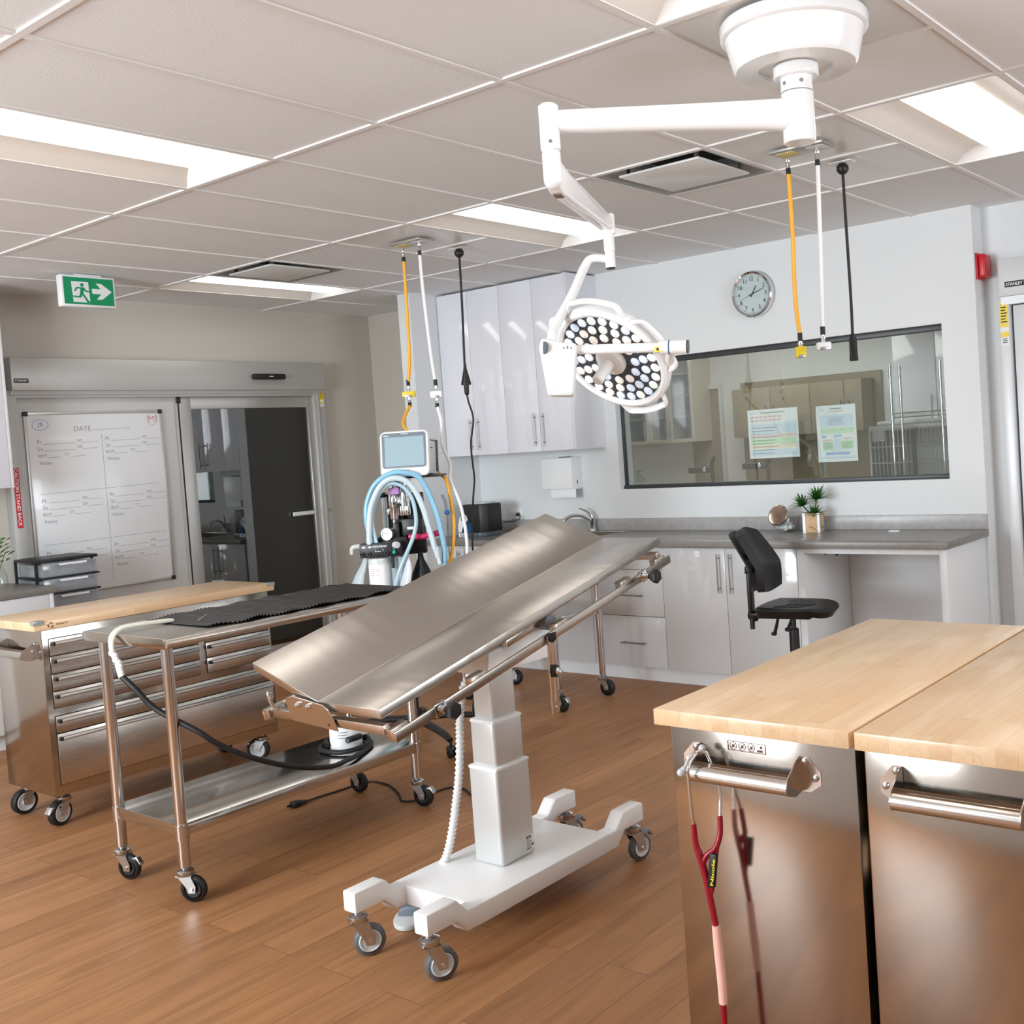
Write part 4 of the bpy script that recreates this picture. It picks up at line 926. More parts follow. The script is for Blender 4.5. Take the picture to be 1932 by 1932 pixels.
# warm-air hose: white twin tubes, knot connector, black hose to the pump
t=T('pump_hose','white twin tubes knotted to a black hose drooping off the prep table','hose',(1.80,1.5,.9))
for k in (0,1):
    d=.018*k
    g=G(); g.tube([(2.04,1.555-d,pz+.012),(1.93,1.56-d,pz+.018),(1.85,1.565-d,pz+.016),(1.803,1.55-d,pz-.005),(1.787,1.53-d*.5,pz-.04),(1.784,1.515-d*.3,pz-.062)],.0075,10); fin('tube',g,cream,t)
g=G(); 
for k in range(5): g.sphere((1.781+.004*(k%2),1.513-.012*k,pz-.062-.012*k),.013,n=10)
g.tube([(1.78,1.475,pz-.10),(1.775,1.452,pz-.128),(1.773,1.44,pz-.145)],[.011,.012,.0115],12); fin('connector',g,white_pl,t)
g=G(); hp=[(1.773,1.445,pz-.14),(1.79,1.39,.78),(1.83,1.33,.70),(1.905,1.20,.615),(1.97,1.17,.55),(2.10,1.15,.465),(2.27,1.16,.385),(2.45,1.19,.33),(2.58,1.25,.312)]
hp+= [(2.70,1.31,.302),(2.83,1.40,.301),(2.86,1.52,.30),(2.76,1.60,.30),(2.66,1.53,.30),(2.67,1.40,.302),(2.76,1.355,.312),(2.845,1.44,.315),(2.84,1.55,.315),(2.74,1.585,.316),(2.672,1.50,.318)]
g.tube(hp,.0105,10); fin('black_hose',g,black_rub,t)
t=T('warm_air_pump','white pump unit on the lower shelf with a black hose coiled round it','pump',(2.755,1.475,sz))
g=G(); g.lathe([(0,0),(.068,0),(.07,.01),(.068,.10),(.064,.115),(.05,.125),(0,.127)],(2.755,1.475,.2885),n=36); 
g.box(2.70,2.86,1.43,1.52,.33,.395,.02); fin('housing',g,white_pl,t)
g=G()
for k in range(3): g.tube([(2.755+.0705*math.cos(a),1.475+.0705*math.sin(a),.375-.012*k) for a in [math.radians(205+i*8) for i in range(5)]],.0011,5,step=1)
fin('vent_lines',g,ink,t)
g=G(); g.cyl((2.70,1.395,.345),(2.715,1.40,.345),.014,n=14,bev=.003); g.box(2.715,2.78,1.392,1.412,.332,.357,.006); fin('hose_coupling',g,black_pl,t)
# ================================================================== SECOND STAINLESS TABLE NEAR THE SINK
t=T('side_prep_table','small stainless rolling table behind the exam table, near the drawers','table',(4.69,2.13,0))
g=G(); g.box(4.44,4.94,1.70,2.56,.855,.89,.008); fin('tabletop',g,steel_x,t)
g=G(); g.box(4.47,4.91,1.735,2.53,.545,.548); g.box(4.47,4.91,1.733,1.737,.505,.548,.001); g.box(4.47,4.91,2.526,2.53,.505,.548,.001); g.box(4.468,4.472,1.735,2.53,.505,.548,.001); g.box(4.908,4.912,1.735,2.53,.505,.548,.001); fin('undershelf',g,shelf_st,t)
for i,(x,y) in enumerate(((4.48,1.75),(4.90,1.745),(4.48,2.52),(4.90,2.52))):
    leg_tube(t,x,y,.128,.86,sleeve=.54); caster(t,x,y,.135,.05,math.radians(-95+12*i),.026,'black',brake=(i==0),trail=.028)
# ================================================================== POWER CORD ON THE FLOOR
t=T('floor_cable','black power cord with plug snaking on the floor to the exam table','cord',(2.95,1.5,0))
g=G(); g.tube([(2.725,1.77,.012),(2.82,1.785,.006),(2.919,1.771,.006),(3.0,1.765,.006),(3.078,1.736,.006),(3.085,1.63,.006),(3.048,1.53,.006),(3.0,1.44,.006),(2.955,1.375,.006),(2.975,1.325,.006),(3.03,1.315,.006),(3.11,1.32,.006),(3.175,1.311,.006),(3.205,1.252,.006),(3.16,1.15,.006),(3.02,.9,.006),(2.8,.62,.006),(2.55,.42,.006),(2.44,.33,.035),(2.42,.28,.09)],.0045,8); fin('cable',g,black_rub,t)
g=G(); g.tube([(2.74,1.772,.012),(2.715,1.774,.014),(2.70,1.777,.015)],[.007,.012,.015],12); g.box(2.662,2.70,1.763,1.797,.001,.029,.006); 
for dy in (-.006,.006): g.box(2.642,2.662,1.779+dy-.0008,1.779+dy+.0008,.011,.019)
fin('plug',g,black_pl,t)
# ================================================================== TILTED EXAM TABLE
TX,TY=2.385,.18
t=T('exam_table','tilted stainless V-top exam table on a white telescopic column and wheeled base','exam table',(TX,TY,0))
zt=.17
g=G()
g.box(2.055,2.72,-.012,.372,.105,zt,.006)                                   # base plate
def footleg(y0,y1,sgn):
    """side beam ending in a dog-leg foot; sgn -1 near end, +1 far end"""
    e=2.07 if sgn<0 else 2.705; s=sgn
    poly=[(e-s*.02,.1056),(e+s*.055,.1056),(e+s*.10,.152),(e+s*.215,.152),(e+s*.215,.218),(e+s*.095,.218),(e+s*.05,zt-.0006),(e-s*.02,zt-.0006)]
    g.prism(poly,y0,y1,(X_,Z_,Y_),bev=.006)
for s in (-1,1):
    footleg(-.0116,.048,s); footleg(.312,.3716,s)
base=fin('base',g,white_pow,t)
for i,(x,y,a,bk) in enumerate(((1.885,.018,-25,0),(1.885,.342,-30,0),(2.885,.018,-10,1),(2.885,.342,-10,1))):
    caster(t,x,y,.152,.0495,math.radians(a),.03,'grey',brake=bool(bk),trail=.03)
# telescopic column
def tier(hx,hy,z0,z1,cap):
    g=G(); g.box(TX-hx,TX+hx,TY-hy,TY+hy,z0,z1,.012,seg=3)
    c=fin('column_tier',g,lift_alu,t)
    if cap: g=G(); g.box(TX-hx-.002,TX+hx+.002,TY-hy-.002,TY+hy+.002,z1-.012,z1+.004,.01,seg=2); fin('tier_collar',g,white_pl,c)
    return c
c1=tier(.081,.066,.171,.50,True); tier(.070,.056,.50,.655,True); tier(.058,.046,.655,.84,False)
g=G(); F=frame((TX-.03+.06,TY-.0664,.19),X_,Z_,-Y_); g.box(0,.045,0,.05,0,.0006,M=F)
g.box(.004,.03,.041,.046,0,.001,mi=1,M=F)
for k in range(6): g.box(.004,.026+.006*(k%2),.008+.0055*k,.010+.0055*k,0,.001,mi=1,M=F)
for k in range(5): g.box(.03+.0025*k,.0312+.0025*k,.008,.02,0,.001,mi=1,M=F)
g.box(.004,.03,.002,.005,0,.001,mi=1,M=F); fin('rating_label',g,[paper,ink],c1)
# bracket under the top
g=G(); tl=math.radians(13.2); ct,st_=math.cos(tl),math.sin(tl); AX=Vector((ct,0,st_)); NX=Vector((-st_,0,ct))
O=Vector((1.70,0,.858)); FM=frame(O,AX,Y_,NX)       # table frame: a along length, y across, n normal
hp_=[(.42,-.155),(.90,-.155),(.90,-.05),(.86,-.03),(.46,-.03),(.42,-.06)]
g.prism([(2.23,.835),(2.52,.835),(2.56,.90),(2.53,.955),(2.24,.905)],TY-.135,TY+.155,(X_,Z_,Y_),bev=.006); fin('bracket_cover',g,white_pow,t)
g=G(); g.box(.60,.84,.02,.30,-.085,-.06,.004,M=FM); g.box(.45,.98,.05,.08,-.075,-.045,.002,M=FM); g.box(.45,.98,.24,.27,-.075,-.045,.002,M=FM); fin('sub_frame',g,steel_x,t)
g=G(); g.cyl(FM@Vector((.79,-.01,-.075)),FM@Vector((.79,.03,-.075)),.028,n=24,bev=.003); fin('pivot_boss',g,grey_pl,t)
# two top panels
YR,YV,YL=-.065,.203,.475; L=1.40
g=G(); g.prism([(YR,0),(YV,-.002),(YV,-.006),(YV-.02,-.028),(YR+.004,-.03),(YR,-.026)],0,L,(Vector((0,1,0)),NX,AX),O+NX*.008,bev=.0025,seg=2); fin('right_panel',g,steel_top,t)
la=math.radians(20.5); Lw=.292; cy,sy=math.cos(la),math.sin(la)
g=G(); g.prism([(0,0),(Lw*cy,Lw*sy),(Lw*cy+.009*sy,Lw*sy-.028),(Lw*cy-.012,Lw*sy-.032),(.012,-.026),(.0,-.006)],0,L+.005,(Vector((0,1,0)),NX,AX),O+Vector((0,YV,0))+NX*.0055,bev=.0025,seg=2); fin('left_panel',g,steel_top,t)
# end crossbars, hinge plates, rails
def endbar(a,vis):
    g=G(); g.box(a-.012,a+.012,-.065,.44,-.068,-.040,.003,M=FM); fin('crossbar',g,steel_x,t)
endbar(.008,1); endbar(L-.03,0)
g=G(); g.prism([(.13,-.075),(.335,-.062),(.345,.0),(.335,.012),(.30,.018),(.17,.004),(.150,-.012),(.137,-.04)],-.012,-.008,(Vector((0,1,0)),NX,AX),O,bev=.001,seg=1); hp1=fin('hinge_plate',g,steel_x,t)
for y in (.235,.285): g=G(); g.lathe([(0,0),(.009,0),(.009,.006),(.005,.011),(0,.011)],FM@Vector((-.012,y,-.006)),-AX,8); fin('bolt',g,chrome,hp1)
g=G(); g.lathe([(0,0),(.004,0),(.004,.0008),(0,.0008)],FM@Vector((-.012,.165,-.058)),-AX,12); fin('screw_hole',g,ink,hp1)
def rail(y,a0,a1):
    g=G(); g.box(a0,a1,y-.005,y+.005,-.088,-.058,.002,M=FM); s_=1 if y>.2 else -1
    r_=fin('side_rail',g,steel_x,t)
    for a in (.03,.35,.75,1.12,L-.06):
        g=G(); g.box(a-.03,a+.03,y+.004 if y<.2 else y-.03,y+.035 if y<.2 else y-.004,-.082,-.05,.002,M=FM); fin('rail_spacer',g,steel_x,r_)
    return r_
rail(-.098,.0,1.39); rail(.50,.0,1.37)
def cleat(a,y,n0,up=0):
    g=G(); s_=-1 if y<.2 else 1; p=FM@Vector((a,y+s_*.006,-.073)); d=Vector((0,s_,0))
    g.cyl(p,p+d*.03,.008,n=14); g.lathe([(0,.028),(.008,.028),(.02,.034),(.026,.042),(.027,.055),(.024,.060),(0,.062)],p,d,6); k=fin('tie_knob',g,black_pl,t)
    g=G(); g.box(a-.022,a+.022,y-.008,y+.008,-.092,-.054,.002,M=FM); g.cyl(p,p+d*.022,.011,n=14); fin('knob_clamp',g,chrome,k)
cleat(.175,-.098,0); cleat(1.215,-.098,0); cleat(.43,.50,0); cleat(1.1,.50,0)
# slotted positioning arm hanging from the near rail
g=G(); F=frame((2.365,-.112,.70),X_,Z_,-Y_)
def slotted(x0,x1,z0,z1,sl,f0,f1):
    for a,b,c,d in ((x0,sl[0],z0,z1),(sl[1],x1,z0,z1),(sl[0],sl[1],z0,f0),(sl[0],sl[1],f1,z1)): g.box(a,b,c,d,-.003,.003,M=F)
slotted(-.017,.017,0,.25,(-.0035,.0035),.03,.235); ar=fin('slotted_arm',g,steel_z,t)
g=G(); p=F@Vector((0,.135,.003)); g.lathe([(0,0),(.02,0),(.021,.006),(.019,.012),(0,.012)],p,-Y_,24,mi=1); g.lathe([(0,.012),(.013,.012),(.014,.02),(.009,.026),(.006,.036),(0,.037)],p,-Y_,16); fin('clamp_knob',g,[chrome,black_rub],ar)
g=G(); p=F@Vector((0,.245,.003)); g.lathe([(0,0),(.016,0),(.012,.02),(.004,.03),(0,.03)],p+Z_*.012,(0,-.2,-1),16); fin('tie_knob',g,black_pl,ar)
g=G(); g.sphere(tuple(F@Vector((0,.018,.004))),.004,n=10); fin('end_rivet',g,chrome,ar)
# small chrome loop under the far side
g=G(); g.tube([FM@Vector((.0,.41,-.04)),FM@Vector((-.012,.418,-.02)),FM@Vector((-.01,.425,.015)),FM@Vector((.0,.428,.015))],.005,10); g.sphere(tuple(FM@Vector((-.008,.424,.0))),.009,n=10); fin('prop_strut',g,chrome,t)
# grey conduit from the top down to the base
g=G(); cp=[(2.42,.30,.80),(2.365,.305,.74),(2.345,.31,.65),(2.338,.312,.56),(2.325,.315,.45),(2.305,.318,.36),(2.28,.32,.27),(2.255,.33,.19),(2.235,.36,.13),(2.25,.36,.10)]
b=G(); P=[Vector(p) for p in cp]
b.tube(cp,.0125,12)
ts=[]
n=110
def cr(tt):
    i=min(int(tt),len(P)-2); f=tt-i; p0,p1,p2,p3=P[max(i-1,0)],P[i],P[i+1],P[min(i+2,len(P)-1)]
    return .5*((2*p1)+(p2-p0)*f+(2*p0-5*p1+4*p2-p3)*f*f+(3*p1-p0-3*p2+p3)*f**3)
pp=[cr((len(P)-1)*i/n) for i in range(n+1)]
g.tube(pp,[.0112 if i%2 else .0162 for i in range(n+1)],12,step=1); b.bm.free(); fin('flex_conduit',g,whose,t)
g=G(); g.tube([(2.44,.29,.80),(2.41,.31,.66),(2.44,.315,.52),(2.47,.30,.44)],.004,8); fin('control_cable',g,black_rub,t)
# foot pedal
t=T('foot_pedal','white oval foot pedal with grey rocker on the floor under the exam table','pedal',(2.15,.40,0))
F=frame((2.152,.398,0),Vector((math.cos(.5),math.sin(.5),0)),Vector((-math.sin(.5),math.cos(.5),0)),Z_)
g=G(); n=40; ov=lambda k,z:[(.095*k*math.cos(2*math.pi*i/n),.062*k*math.sin(2*math.pi*i/n)) for i in range(n)]
g.prism(ov(1,0),.001,.018,(X_,Y_,Z_),bev=.004,M=F); fin('base_plate',g,ltgrey_pl,t)
g=G(); g.prism([(-.05,.016),(.05,.016),(.045,.04),(.02,.05),(-.02,.05),(-.045,.04)],-.02,.02,(Y_,Z_,X_),bev=.005,M=F); fin('rocker',g,mat('pedal_grey',(104,112,122),.4),t)
# ================================================================== DESK CHAIR
t=T('desk_chair','black polyurethane swivel work chair in front of the worktop knee hole','chair',(4.85,.375,0))
fa=Vector((.15,-.988,0)).normalized(); la_=Z_.cross(fa); F=frame((4.85,.375,-.03),fa,la_,Z_)
def rsq(s_,q,k=.62): return s_*math.sqrt(1-k*q*q/2),q*math.sqrt(1-k*s_*s_/2)
def pad(fn,th,nu=26,nv=26):
    b=bmesh.new(); W=[[b.verts.new(fn(-1+2*i/nu,-1+2*j/nv)) for j in range(nv+1)] for i in range(nu+1)]
    for i in range(nu):
        for j in range(nv): b.faces.new((W[i][j],W[i+1][j],W[i+1][j+1],W[i][j+1]))
    bmesh.ops.recalc_face_normals(b,faces=b.faces[:])
    bmesh.ops.solidify(b,geom=b.faces[:],thickness=th); bmesh.ops.recalc_face_normals(b,faces=b.faces[:]); return b
def seatf(u,v):
    x,y=rsq(u,v); e=max(abs(u),abs(v)); z=.662-.012*math.exp(-(x*x+y*y)*2)-.014*max(0,(e-.82)/.18)**2-(.018*max(0,x-.55)/.45)
    return F@Vector((.21*x+.03,.20*y*(1-.10*x),z))
g=G(); g.put(pad(seatf,.045)); 
seat=fin('seat',g,vinyl,t,smooth=70)
g=G()
for k in range(9):
    c=-.02+.018*k
    g.tube([seatf(max(-1,min(1,(c-.03-.05*(abs(j)/5)**2)/.21)),j/5*.62)+Vector((0,0,.0015)) for j in range(-5,6)],.0032,6,step=2)
fin('ridges',g,vinyl,seat)
def backf(u,v):
    x,y=rsq(u,v,.5); z=.885+.165*y; a=-.175-.16*max(0,y+.15)*.55+.035*(x*x)-.012*y
    return F@Vector((a,.148*x*(1-.10*y),z))
g=G(); g.put(pad(backf,.042)); back=fin('backrest',g,vinyl,t,smooth=70)
def shellf(u,v):
    p=backf(u*.97,v*.97); return p-fa*.042
g=G(); g.put(pad(shellf,.008)); fin('back_shell',g,black_pl,back,smooth=60)
g=G(); p=lambda a,b,z:F@Vector((a,b,z))
g.box(-.245,-.225,-.03,.03,.60,.93,.005,M=F); g.box(-.25,-.20,-.035,.035,.82,.86,.005,M=F); g.box(-.248,-.15,-.03,.03,.588,.605,.004,M=F); fin('back_post',g,black_pl,t)
g=G(); g.lathe([(0,0),(.03,0),(.036,.012),(.034,.03),(.02,.05),(0,.052)],p(-.232,.02,.605),-Z_,8); g.cyl(p(-.235,.0,.60),p(-.235,.0,.515),.013,n=14); fin('tilt_knob',g,black_pl,t)
g=G(); g.box(-.18,.12,-.075,.075,.585,.615,.006,M=F); fin('mechanism',g,black_pl,t)
for a,b,dz in ((-.12,.075,-.085),(-.04,.075,-.06)):
    g=G(); g.tube([p(a,b,.60),p(a-.005,b+.03,.57),p(a-.02,b+.04,.56+dz*.5),p(a-.035,b+.045,.56+dz)],[.006,.007,.009,.010],10); g.sphere(tuple(p(a-.04,b+.045,.553+dz)),.017,sc=(1,1,.7),n=14); fin('lever',g,black_pl,t)
g=G(); g.cyl(p(0,0,.585),p(0,0,.50),.014,n=18); g.cyl(p(0,0,.525),p(0,0,.30),.027,n=24,bev=.004); g.cyl(p(0,0,.32),p(0,0,.13),.033,n=24,bev=.004); fin('gas_column',g,black_pl,t)
def star(par,c,R,a0,z=.09,nm='base_leg'):
    for k in range(5):
        a=math.radians(a0+72*k); d=Vector((math.cos(a),math.sin(a),0)); g=G(); q=Vector((c[0],c[1],0))
        g.tube([q+Z_*(z+.035),q+d*R*.35+Z_*(z+.035),q+d*R*.8+Z_*(z+.012),q+d*R+Z_*(z-.012)],[.030,.026,.022,.017],10,flat=.7); l=fin(nm,g,black_pl,par)
        tip=q+d*R; s_=Vector((-d.y,d.x,0)); g=G()
        for sd in (-1,1): g.lathe([(0,-.008),(.022,-.008),(.026,-.004),(.026,.004),(.022,.008),(0,.008)],tip+s_*(.014*sd)+d*.01+Z_*.0265,s_,20)
        fin('twin_wheel',g,black_pl,l)
        g=G(); g.cyl(tip+Z_*(z-.012),tip+Z_*.03,.007,n=10); g.lathe([(.0,.0),(.022,.0),(.026,-.014),(.0,-.014)],tip+Z_*.058,(0,0,1),18); fin('caster_cap',g,black_pl,l)
star(t,(4.85,.375),.27,20)
# ================================================================== ANAESTHESIA MACHINE
er=Vector((.597,-.802,0)); ef=Vector((.802,.597,0)); P0=Vector((3.64,2.05,0))
def Q(a,b,z): return P0+er*a+ef*b+Z_*z
MF=frame(P0,er,ef,Z_)
t=T('anaesthesia_machine','veterinary anaesthesia machine with looped breathing hoses on a black star base','anaesthesia machine',tuple(P0))
star(t,P0,.39,-32,.10)
g=G(); g.cyl(Q(.01,.02,.09),Q(.01,.02,1.42),.019,n=20); g.cyl(Q(.01,.02,.09),Q(.01,.02,.19),.035,n=20,bev=.004); fin('pole',g,black_pl,t)
g=G(); g.box(-.066,.128,.045,.085,1.02,1.35,.006,M=MF); g.box(.02,.128,-.03,.045,1.125,1.215,.006,M=MF); bp=fin('back_panel',g,black_pl,t)
g=G(); g.box(.05,.105,-.032,-.031,1.158,1.172,0,M=MF); fin('panel_label',g,paper,bp)
g=G(); g.box(-.03,.24,-.02,.20,1.428,1.44,.003,M=MF); g.box(-.01,.03,.03,.07,1.33,1.43,.003,M=MF); fin('monitor_shelf',g,dark_alu,t)
g=G(); c=Q(-.002,-.02,0)
def col(c,pr,mi=0): g.lathe(pr,c,(0,0,1),28,mi)
col(Q(-.012,-.015,1.215),[(0,0),(.022,0),(.026,.01),(.026,.06),(.030,.065),(.030,.135),(.026,.14),(.022,.165),(.022,.185),(.015,.195),(0,.197)])
col(Q(.042,-.01,1.235),[(0,0),(.030,0),(.031,.01),(.031,.12),(.027,.13),(.020,.15),(.020,.175),(0,.178)])
g.box(-.052,-.03,-.03,0,1.245,1.275,.004,M=MF); g.cyl(Q(-.022,-.02,1.15),Q(-.016,-.02,1.215),.008,n=14)
for k in range(4): g.box(.025+.012*k,.032+.012*k,-.047,-.04,1.235,1.285,.001,M=MF)
vp=fin('vaporizer',g,chrome,t)
g=G(); g.box(-.03,.025,-.05,-.045,1.350,1.385,.002,M=MF); fin('lilac_tag',g,purple,vp)
g=G(); g.box(-.003,.02,-.052,-.046,1.278,1.298,.002,M=MF); fin('dial_mark',g,black_pl,vp)
g=G(); gc=Q(-.047,-.075,1.145); gn=(-ef*1.0-er*.22).normalized()
g.lathe([(0,-.05),(.028,-.05),(.030,-.045),(.030,.004),(.032,.006),(.032,.010),(.027,.010),(.027,.004),(0,.004)],gc,gn,32); gg=fin('pressure_gauge',g,grip,t)
g=G(); g.lathe([(0,.0042),(.0268,.0042),(.0268,.005),(0,.005)],gc,gn,28); 
rr=gn.cross(Z_)*-1
g.tube([gc+gn*.0056,gc+gn*.0056+er*-.012+Z_*.008],.0008,5,mi=1,step=1); g.tube([gc+gn*.0056+er*.004,gc+gn*.0056+er*.014-Z_*.002],.0016,5,mi=1,step=1); fin('gauge_face',g,[paper,ink],gg)
g=G(); g.box(-.187,.032,-.13,-.06,1.03,1.105,.008,M=MF); g.box(-.12,.05,-.06,.05,1.05,1.125,.006,M=MF); g.box(-.02,.012,-.055,.05,1.10,1.2,.004,M=MF); mn=fin('manifold',g,black_pl,t)
g=G()
for a in (-.175,-.138,-.045): g.lathe([(.005,.0),(.0095,.0),(.0095,.012),(.006,.012),(.005,.0)],Q(a,-.13,1.05),-ef,18)
fin('port',g,dark_alu,mn)
g=G()
tx=lambda s_,a,z,h:g.text(s_,Q(a,-.1305,z),er,Z_,h,None,0,.0006,bold=.02)
tx('CIRCLE',-.118,1.082,.010); tx('BAIN',-.072,1.082,.010)
for a,b_,c_,d_ in ((-.105,-.1035,1.06,1.074),(-.105,-.075,1.06,1.0615),(-.064,-.0625,1.06,1.076),(-.172,-.155,1.082,1.09),(-.138,-.124,1.082,1.09)): g.box(a,b_,-.1312,-.130,c_,d_,M=MF)
fin('lettering',g,paper,mn,'white lettering CIRCLE and BAIN')
g=G(); g.tube([Q(-.185,-.095,1.09),Q(-.215,-.095,1.09),Q(-.232,-.095,1.082),Q(-.236,-.095,1.05)],[.013,.013,.012,.010],12); fin('elbow',g,ltgrey_pl,mn)
g=G(); g.cyl(Q(.0,-.13,1.09),Q(.02,-.155,1.09),.018,n=18,bev=.004); fin('valve_knob',g,ltgrey_pl,mn)
g=G(); g.sphere(tuple(Q(-.005,-.137,1.052)),.0085); g.tube([Q(-.01,-.137,1.07),Q(-.002,-.138,1.066),Q(-.003,-.137,1.054)],.003,6); fin('teal_plug',g,teal,mn)
g=G(); g.cyl(Q(-.09,-.05,1.13),Q(-.07,-.03,1.135),.012,n=14,bev=.003); fin('green_knob',g,dgreen,mn)
g=G(); col(Q(-.103,-.075,.70),[(0,0),(.055,0),(.055,.31),(.051,.322),(0,.325)]); cn=fin('absorber_canister',g,white_pl,t)
g=G(); col(Q(-.103,-.075,.992),[(.0555,0),(.057,.002),(.057,.036),(.0555,.038)]); fin('canister_collar',g,jarglass,cn)
g=G()
for k,w in enumerate((.05,.045,.04,.055)):
    for j in range(9): 
        a=-2.2+.1*j; q=Q(-.103,-.075,0)-ef*(.0556*math.cos(-.6+.09*j))+er*(.0556*math.sin(-.6+.09*j)); 
        if j*.005<w: g.box(-.0025,.0025,-.0006,.0006,.968-.011*k,.970-.011*k,M=frame(q,er,ef,Z_))
fin('red_print',g,mat('red_print',(200,90,96),.6),cn)
g=G(); col(Q(-.028,-.055,.70),[(0,0),(.02,0),(.02,.32),(0,.325)]); fin('clear_cylinder',g,tubecl,t)
g=G(); col(Q(.012,-.06,.70),[(0,0),(.017,0),(.017,.32),(0,.325)]); fin('clear_cylinder',g,tubecl,t)
g=G(); g.cyl(Q(-.026,-.09,1.03),Q(-.026,-.09,.965),.008,n=12); fin('drain_spout',g,black_pl,t)
# flow tubes at left of panel
g=G()
for a in (-.084,-.074): g.cyl(Q(a,.03,1.15),Q(a,.03,1.35),.006,n=12)
fin('flow_tube',g,tubecl,t)
g=G(); g.box(-.115,-.066,.01,.06,1.335,1.36,.003,M=MF); fin('flow_block',g,black_pl,t)
hz=.012
g=G(); g.tube([Q(-.12,-.09,1.10),Q(-.145,-.09,1.2),Q(-.138,-.09,1.31),Q(-.088,-.09,1.41),Q(.0,-.09,1.463),Q(.08,-.09,1.46),Q(.152,-.08,1.42),Q(.213,-.07,1.26),Q(.243,-.06,1.06),Q(.232,-.06,.93),Q(.20,-.05,.78)],.0145,12); fin('breathing_hose',g,tubebl,t,'blue breathing hose')
g=G(); g.tube([Q(-.135,-.115,1.10),Q(-.128,-.115,1.2),Q(-.11,-.115,1.30),Q(-.055,-.115,1.40),Q(.02,-.115,1.437),Q(.10,-.11,1.40),Q(.15,-.10,1.29),Q(.178,-.09,1.16),Q(.198,-.085,1.06),Q(.208,-.085,1.03)],.0155,12); fin('breathing_hose',g,tubepale,t,'pale grey breathing hose')
g=G(); g.tube([Q(-.10,-.10,1.09),Q(-.115,-.10,1.22),Q(-.085,-.10,1.33),Q(-.02,-.10,1.405),Q(.05,-.10,1.395),Q(.10,-.10,1.33),Q(.115,-.10,1.22),Q(.10,-.10,1.14),Q(.06,-.11,1.05),Q(.025,-.12,.98),Q(-.01,-.12,.89),Q(-.03,-.12,.82)],.0105,12); fin('breathing_hose',g,mat('blue_grey_tubing',(176,206,220),.25,coat=.4),t,'thin blue-grey breathing hose')
g=G(); g.tube([Q(.13,-.10,1.345),Q(.16,-.10,1.25),Q(.19,-.10,1.12),Q(.20,-.10,1.05)],.011,12); g.cyl(Q(.205,-.09,1.06),Q(.213,-.09,1.005),.017,.014,n=16); g.cyl(Q(.213,-.09,1.01),Q(.22,-.09,.97),.010,n=14); fin('patient_connector',g,tubepale,t)
g=G(); g.tube([Q(.06,-.045,1.122),Q(.12,-.05,1.118),Q(.18,-.05,1.124),Q(.222,-.05,1.132),Q(.232,-.05,1.132)],[.014,.0155,.0155,.016,.006],14); fin('pink_bulb',g,magenta,t)
g=G(); 
for rg in ([(0,.24),(.012,.235),(.016,.2),(.05,.12),(.066,.05),(.06,-.02),(.03,-.09),(0,-.1)],):
    g.lathe(rg,Q(.11,-.03,.80),(0,0,1),24)
for v in g.bm.verts:
    q=v.co-Q(.11,-.03,0); ang=math.atan2(q.dot(ef),q.dot(er)); k=1+.10*math.sin(5*ang+v.co.z*9); v.co.x=Q(.11,-.03,0).x+q.x*k; v.co.y=Q(.11,-.03,0).y+q.y*k
bg=fin('reservoir_bag',g,mat('black_bag',(28,28,29),.3,bump=.3,scale=30),t,smooth=70)
g=G(); g.box(.135,.15,-.095,-.09,.86,.90,.002,M=MF); fin('bag_label',g,ltgrey_pl,bg)
g=G(); g.tube([Q(.04,-.08,1.03),Q(.05,-.1,.96),Q(.035,-.11,.88),Q(.02,-.11,.82)],[.02,.035,.04,.03],14,flat=.5); fin('waste_bag',g,mat('clear_white_film',(214,218,224),.3),t)
g=G(); g.tube([Q(-.165,-.08,1.04),Q(-.18,-.09,.99),Q(-.205,-.095,.93),Q(-.22,-.1,.885),Q(-.24,-.1,.86)],[.012,.02,.034,.045,.05],14,flat=.45); fin('clear_bag',g,tubecl,t)
g=G(); g.tube([Q(.245,-.02,1.33),Q(.26,-.02,1.29),Q(.262,-.02,1.25)],.007,8); g.sphere(tuple(Q(.266,-.02,1.235)),.014,mi=1); g.tube([Q(.266,-.02,1.22),Q(.262,-.02,1.10),Q(.262,-.02,1.0)],.003,6); fin('sensor_lead',g,[grey_pl,blue],t)
# patient monitor standing on the machine
ang=math.radians(9); e2=er*math.cos(ang)-ef*math.sin(ang); f2=ef*math.cos(ang)+er*math.sin(ang)
MM=frame(Q(-.068,-.035,1.4415),e2,f2,Z_)@Matrix.Rotation(math.radians(-6),4,'X')
tm=T('patient_monitor','white patient monitor with pale screen on top of the anaesthesia machine','monitor',tuple(Q(.08,.05,1.44)))
w,h=.268,.242
g=G(); rc=.03; 
def rrect(x0,x1,z0,z1,r,n=6): 
    P_=[]
    for cx,cz,a0 in ((x1-r,z0+r,-90),(x1-r,z1-r,0),(x0+r,z1-r,90),(x0+r,z0+r,180)):
        for i in range(n+1): a=math.radians(a0+90*i/n); P_.append((cx+r*math.cos(a),cz+r*math.sin(a)))
    return P_
g.prism(rrect(0,w,0,h,rc),0,.03,(X_,Z_,Y_),bev=.005,M=MM); fin('front_case',g,white_pl,tm)
g=G(); g.box(.02,w-.012,.03,.185,.012,h-.03,.012,M=MM); g.box(w-.0125,w-.0105,.06,.10,.15,.154,mi=1,M=MM); g.box(w-.0125,w-.0105,.06,.14,.19,.195,mi=1,M=MM); g.box(w-.012,w-.0105,.145,.18,.03,.20,mi=1,M=MM); fin('rear_case',g,[ltgrey_pl,black_pl],tm)
g=G(); g.prism(rrect(.012,w-.012,.045,h-.010,.016),-.0012,.001,(X_,Z_,Y_),M=MM); bz=fin('bezel',g,hair,tm)
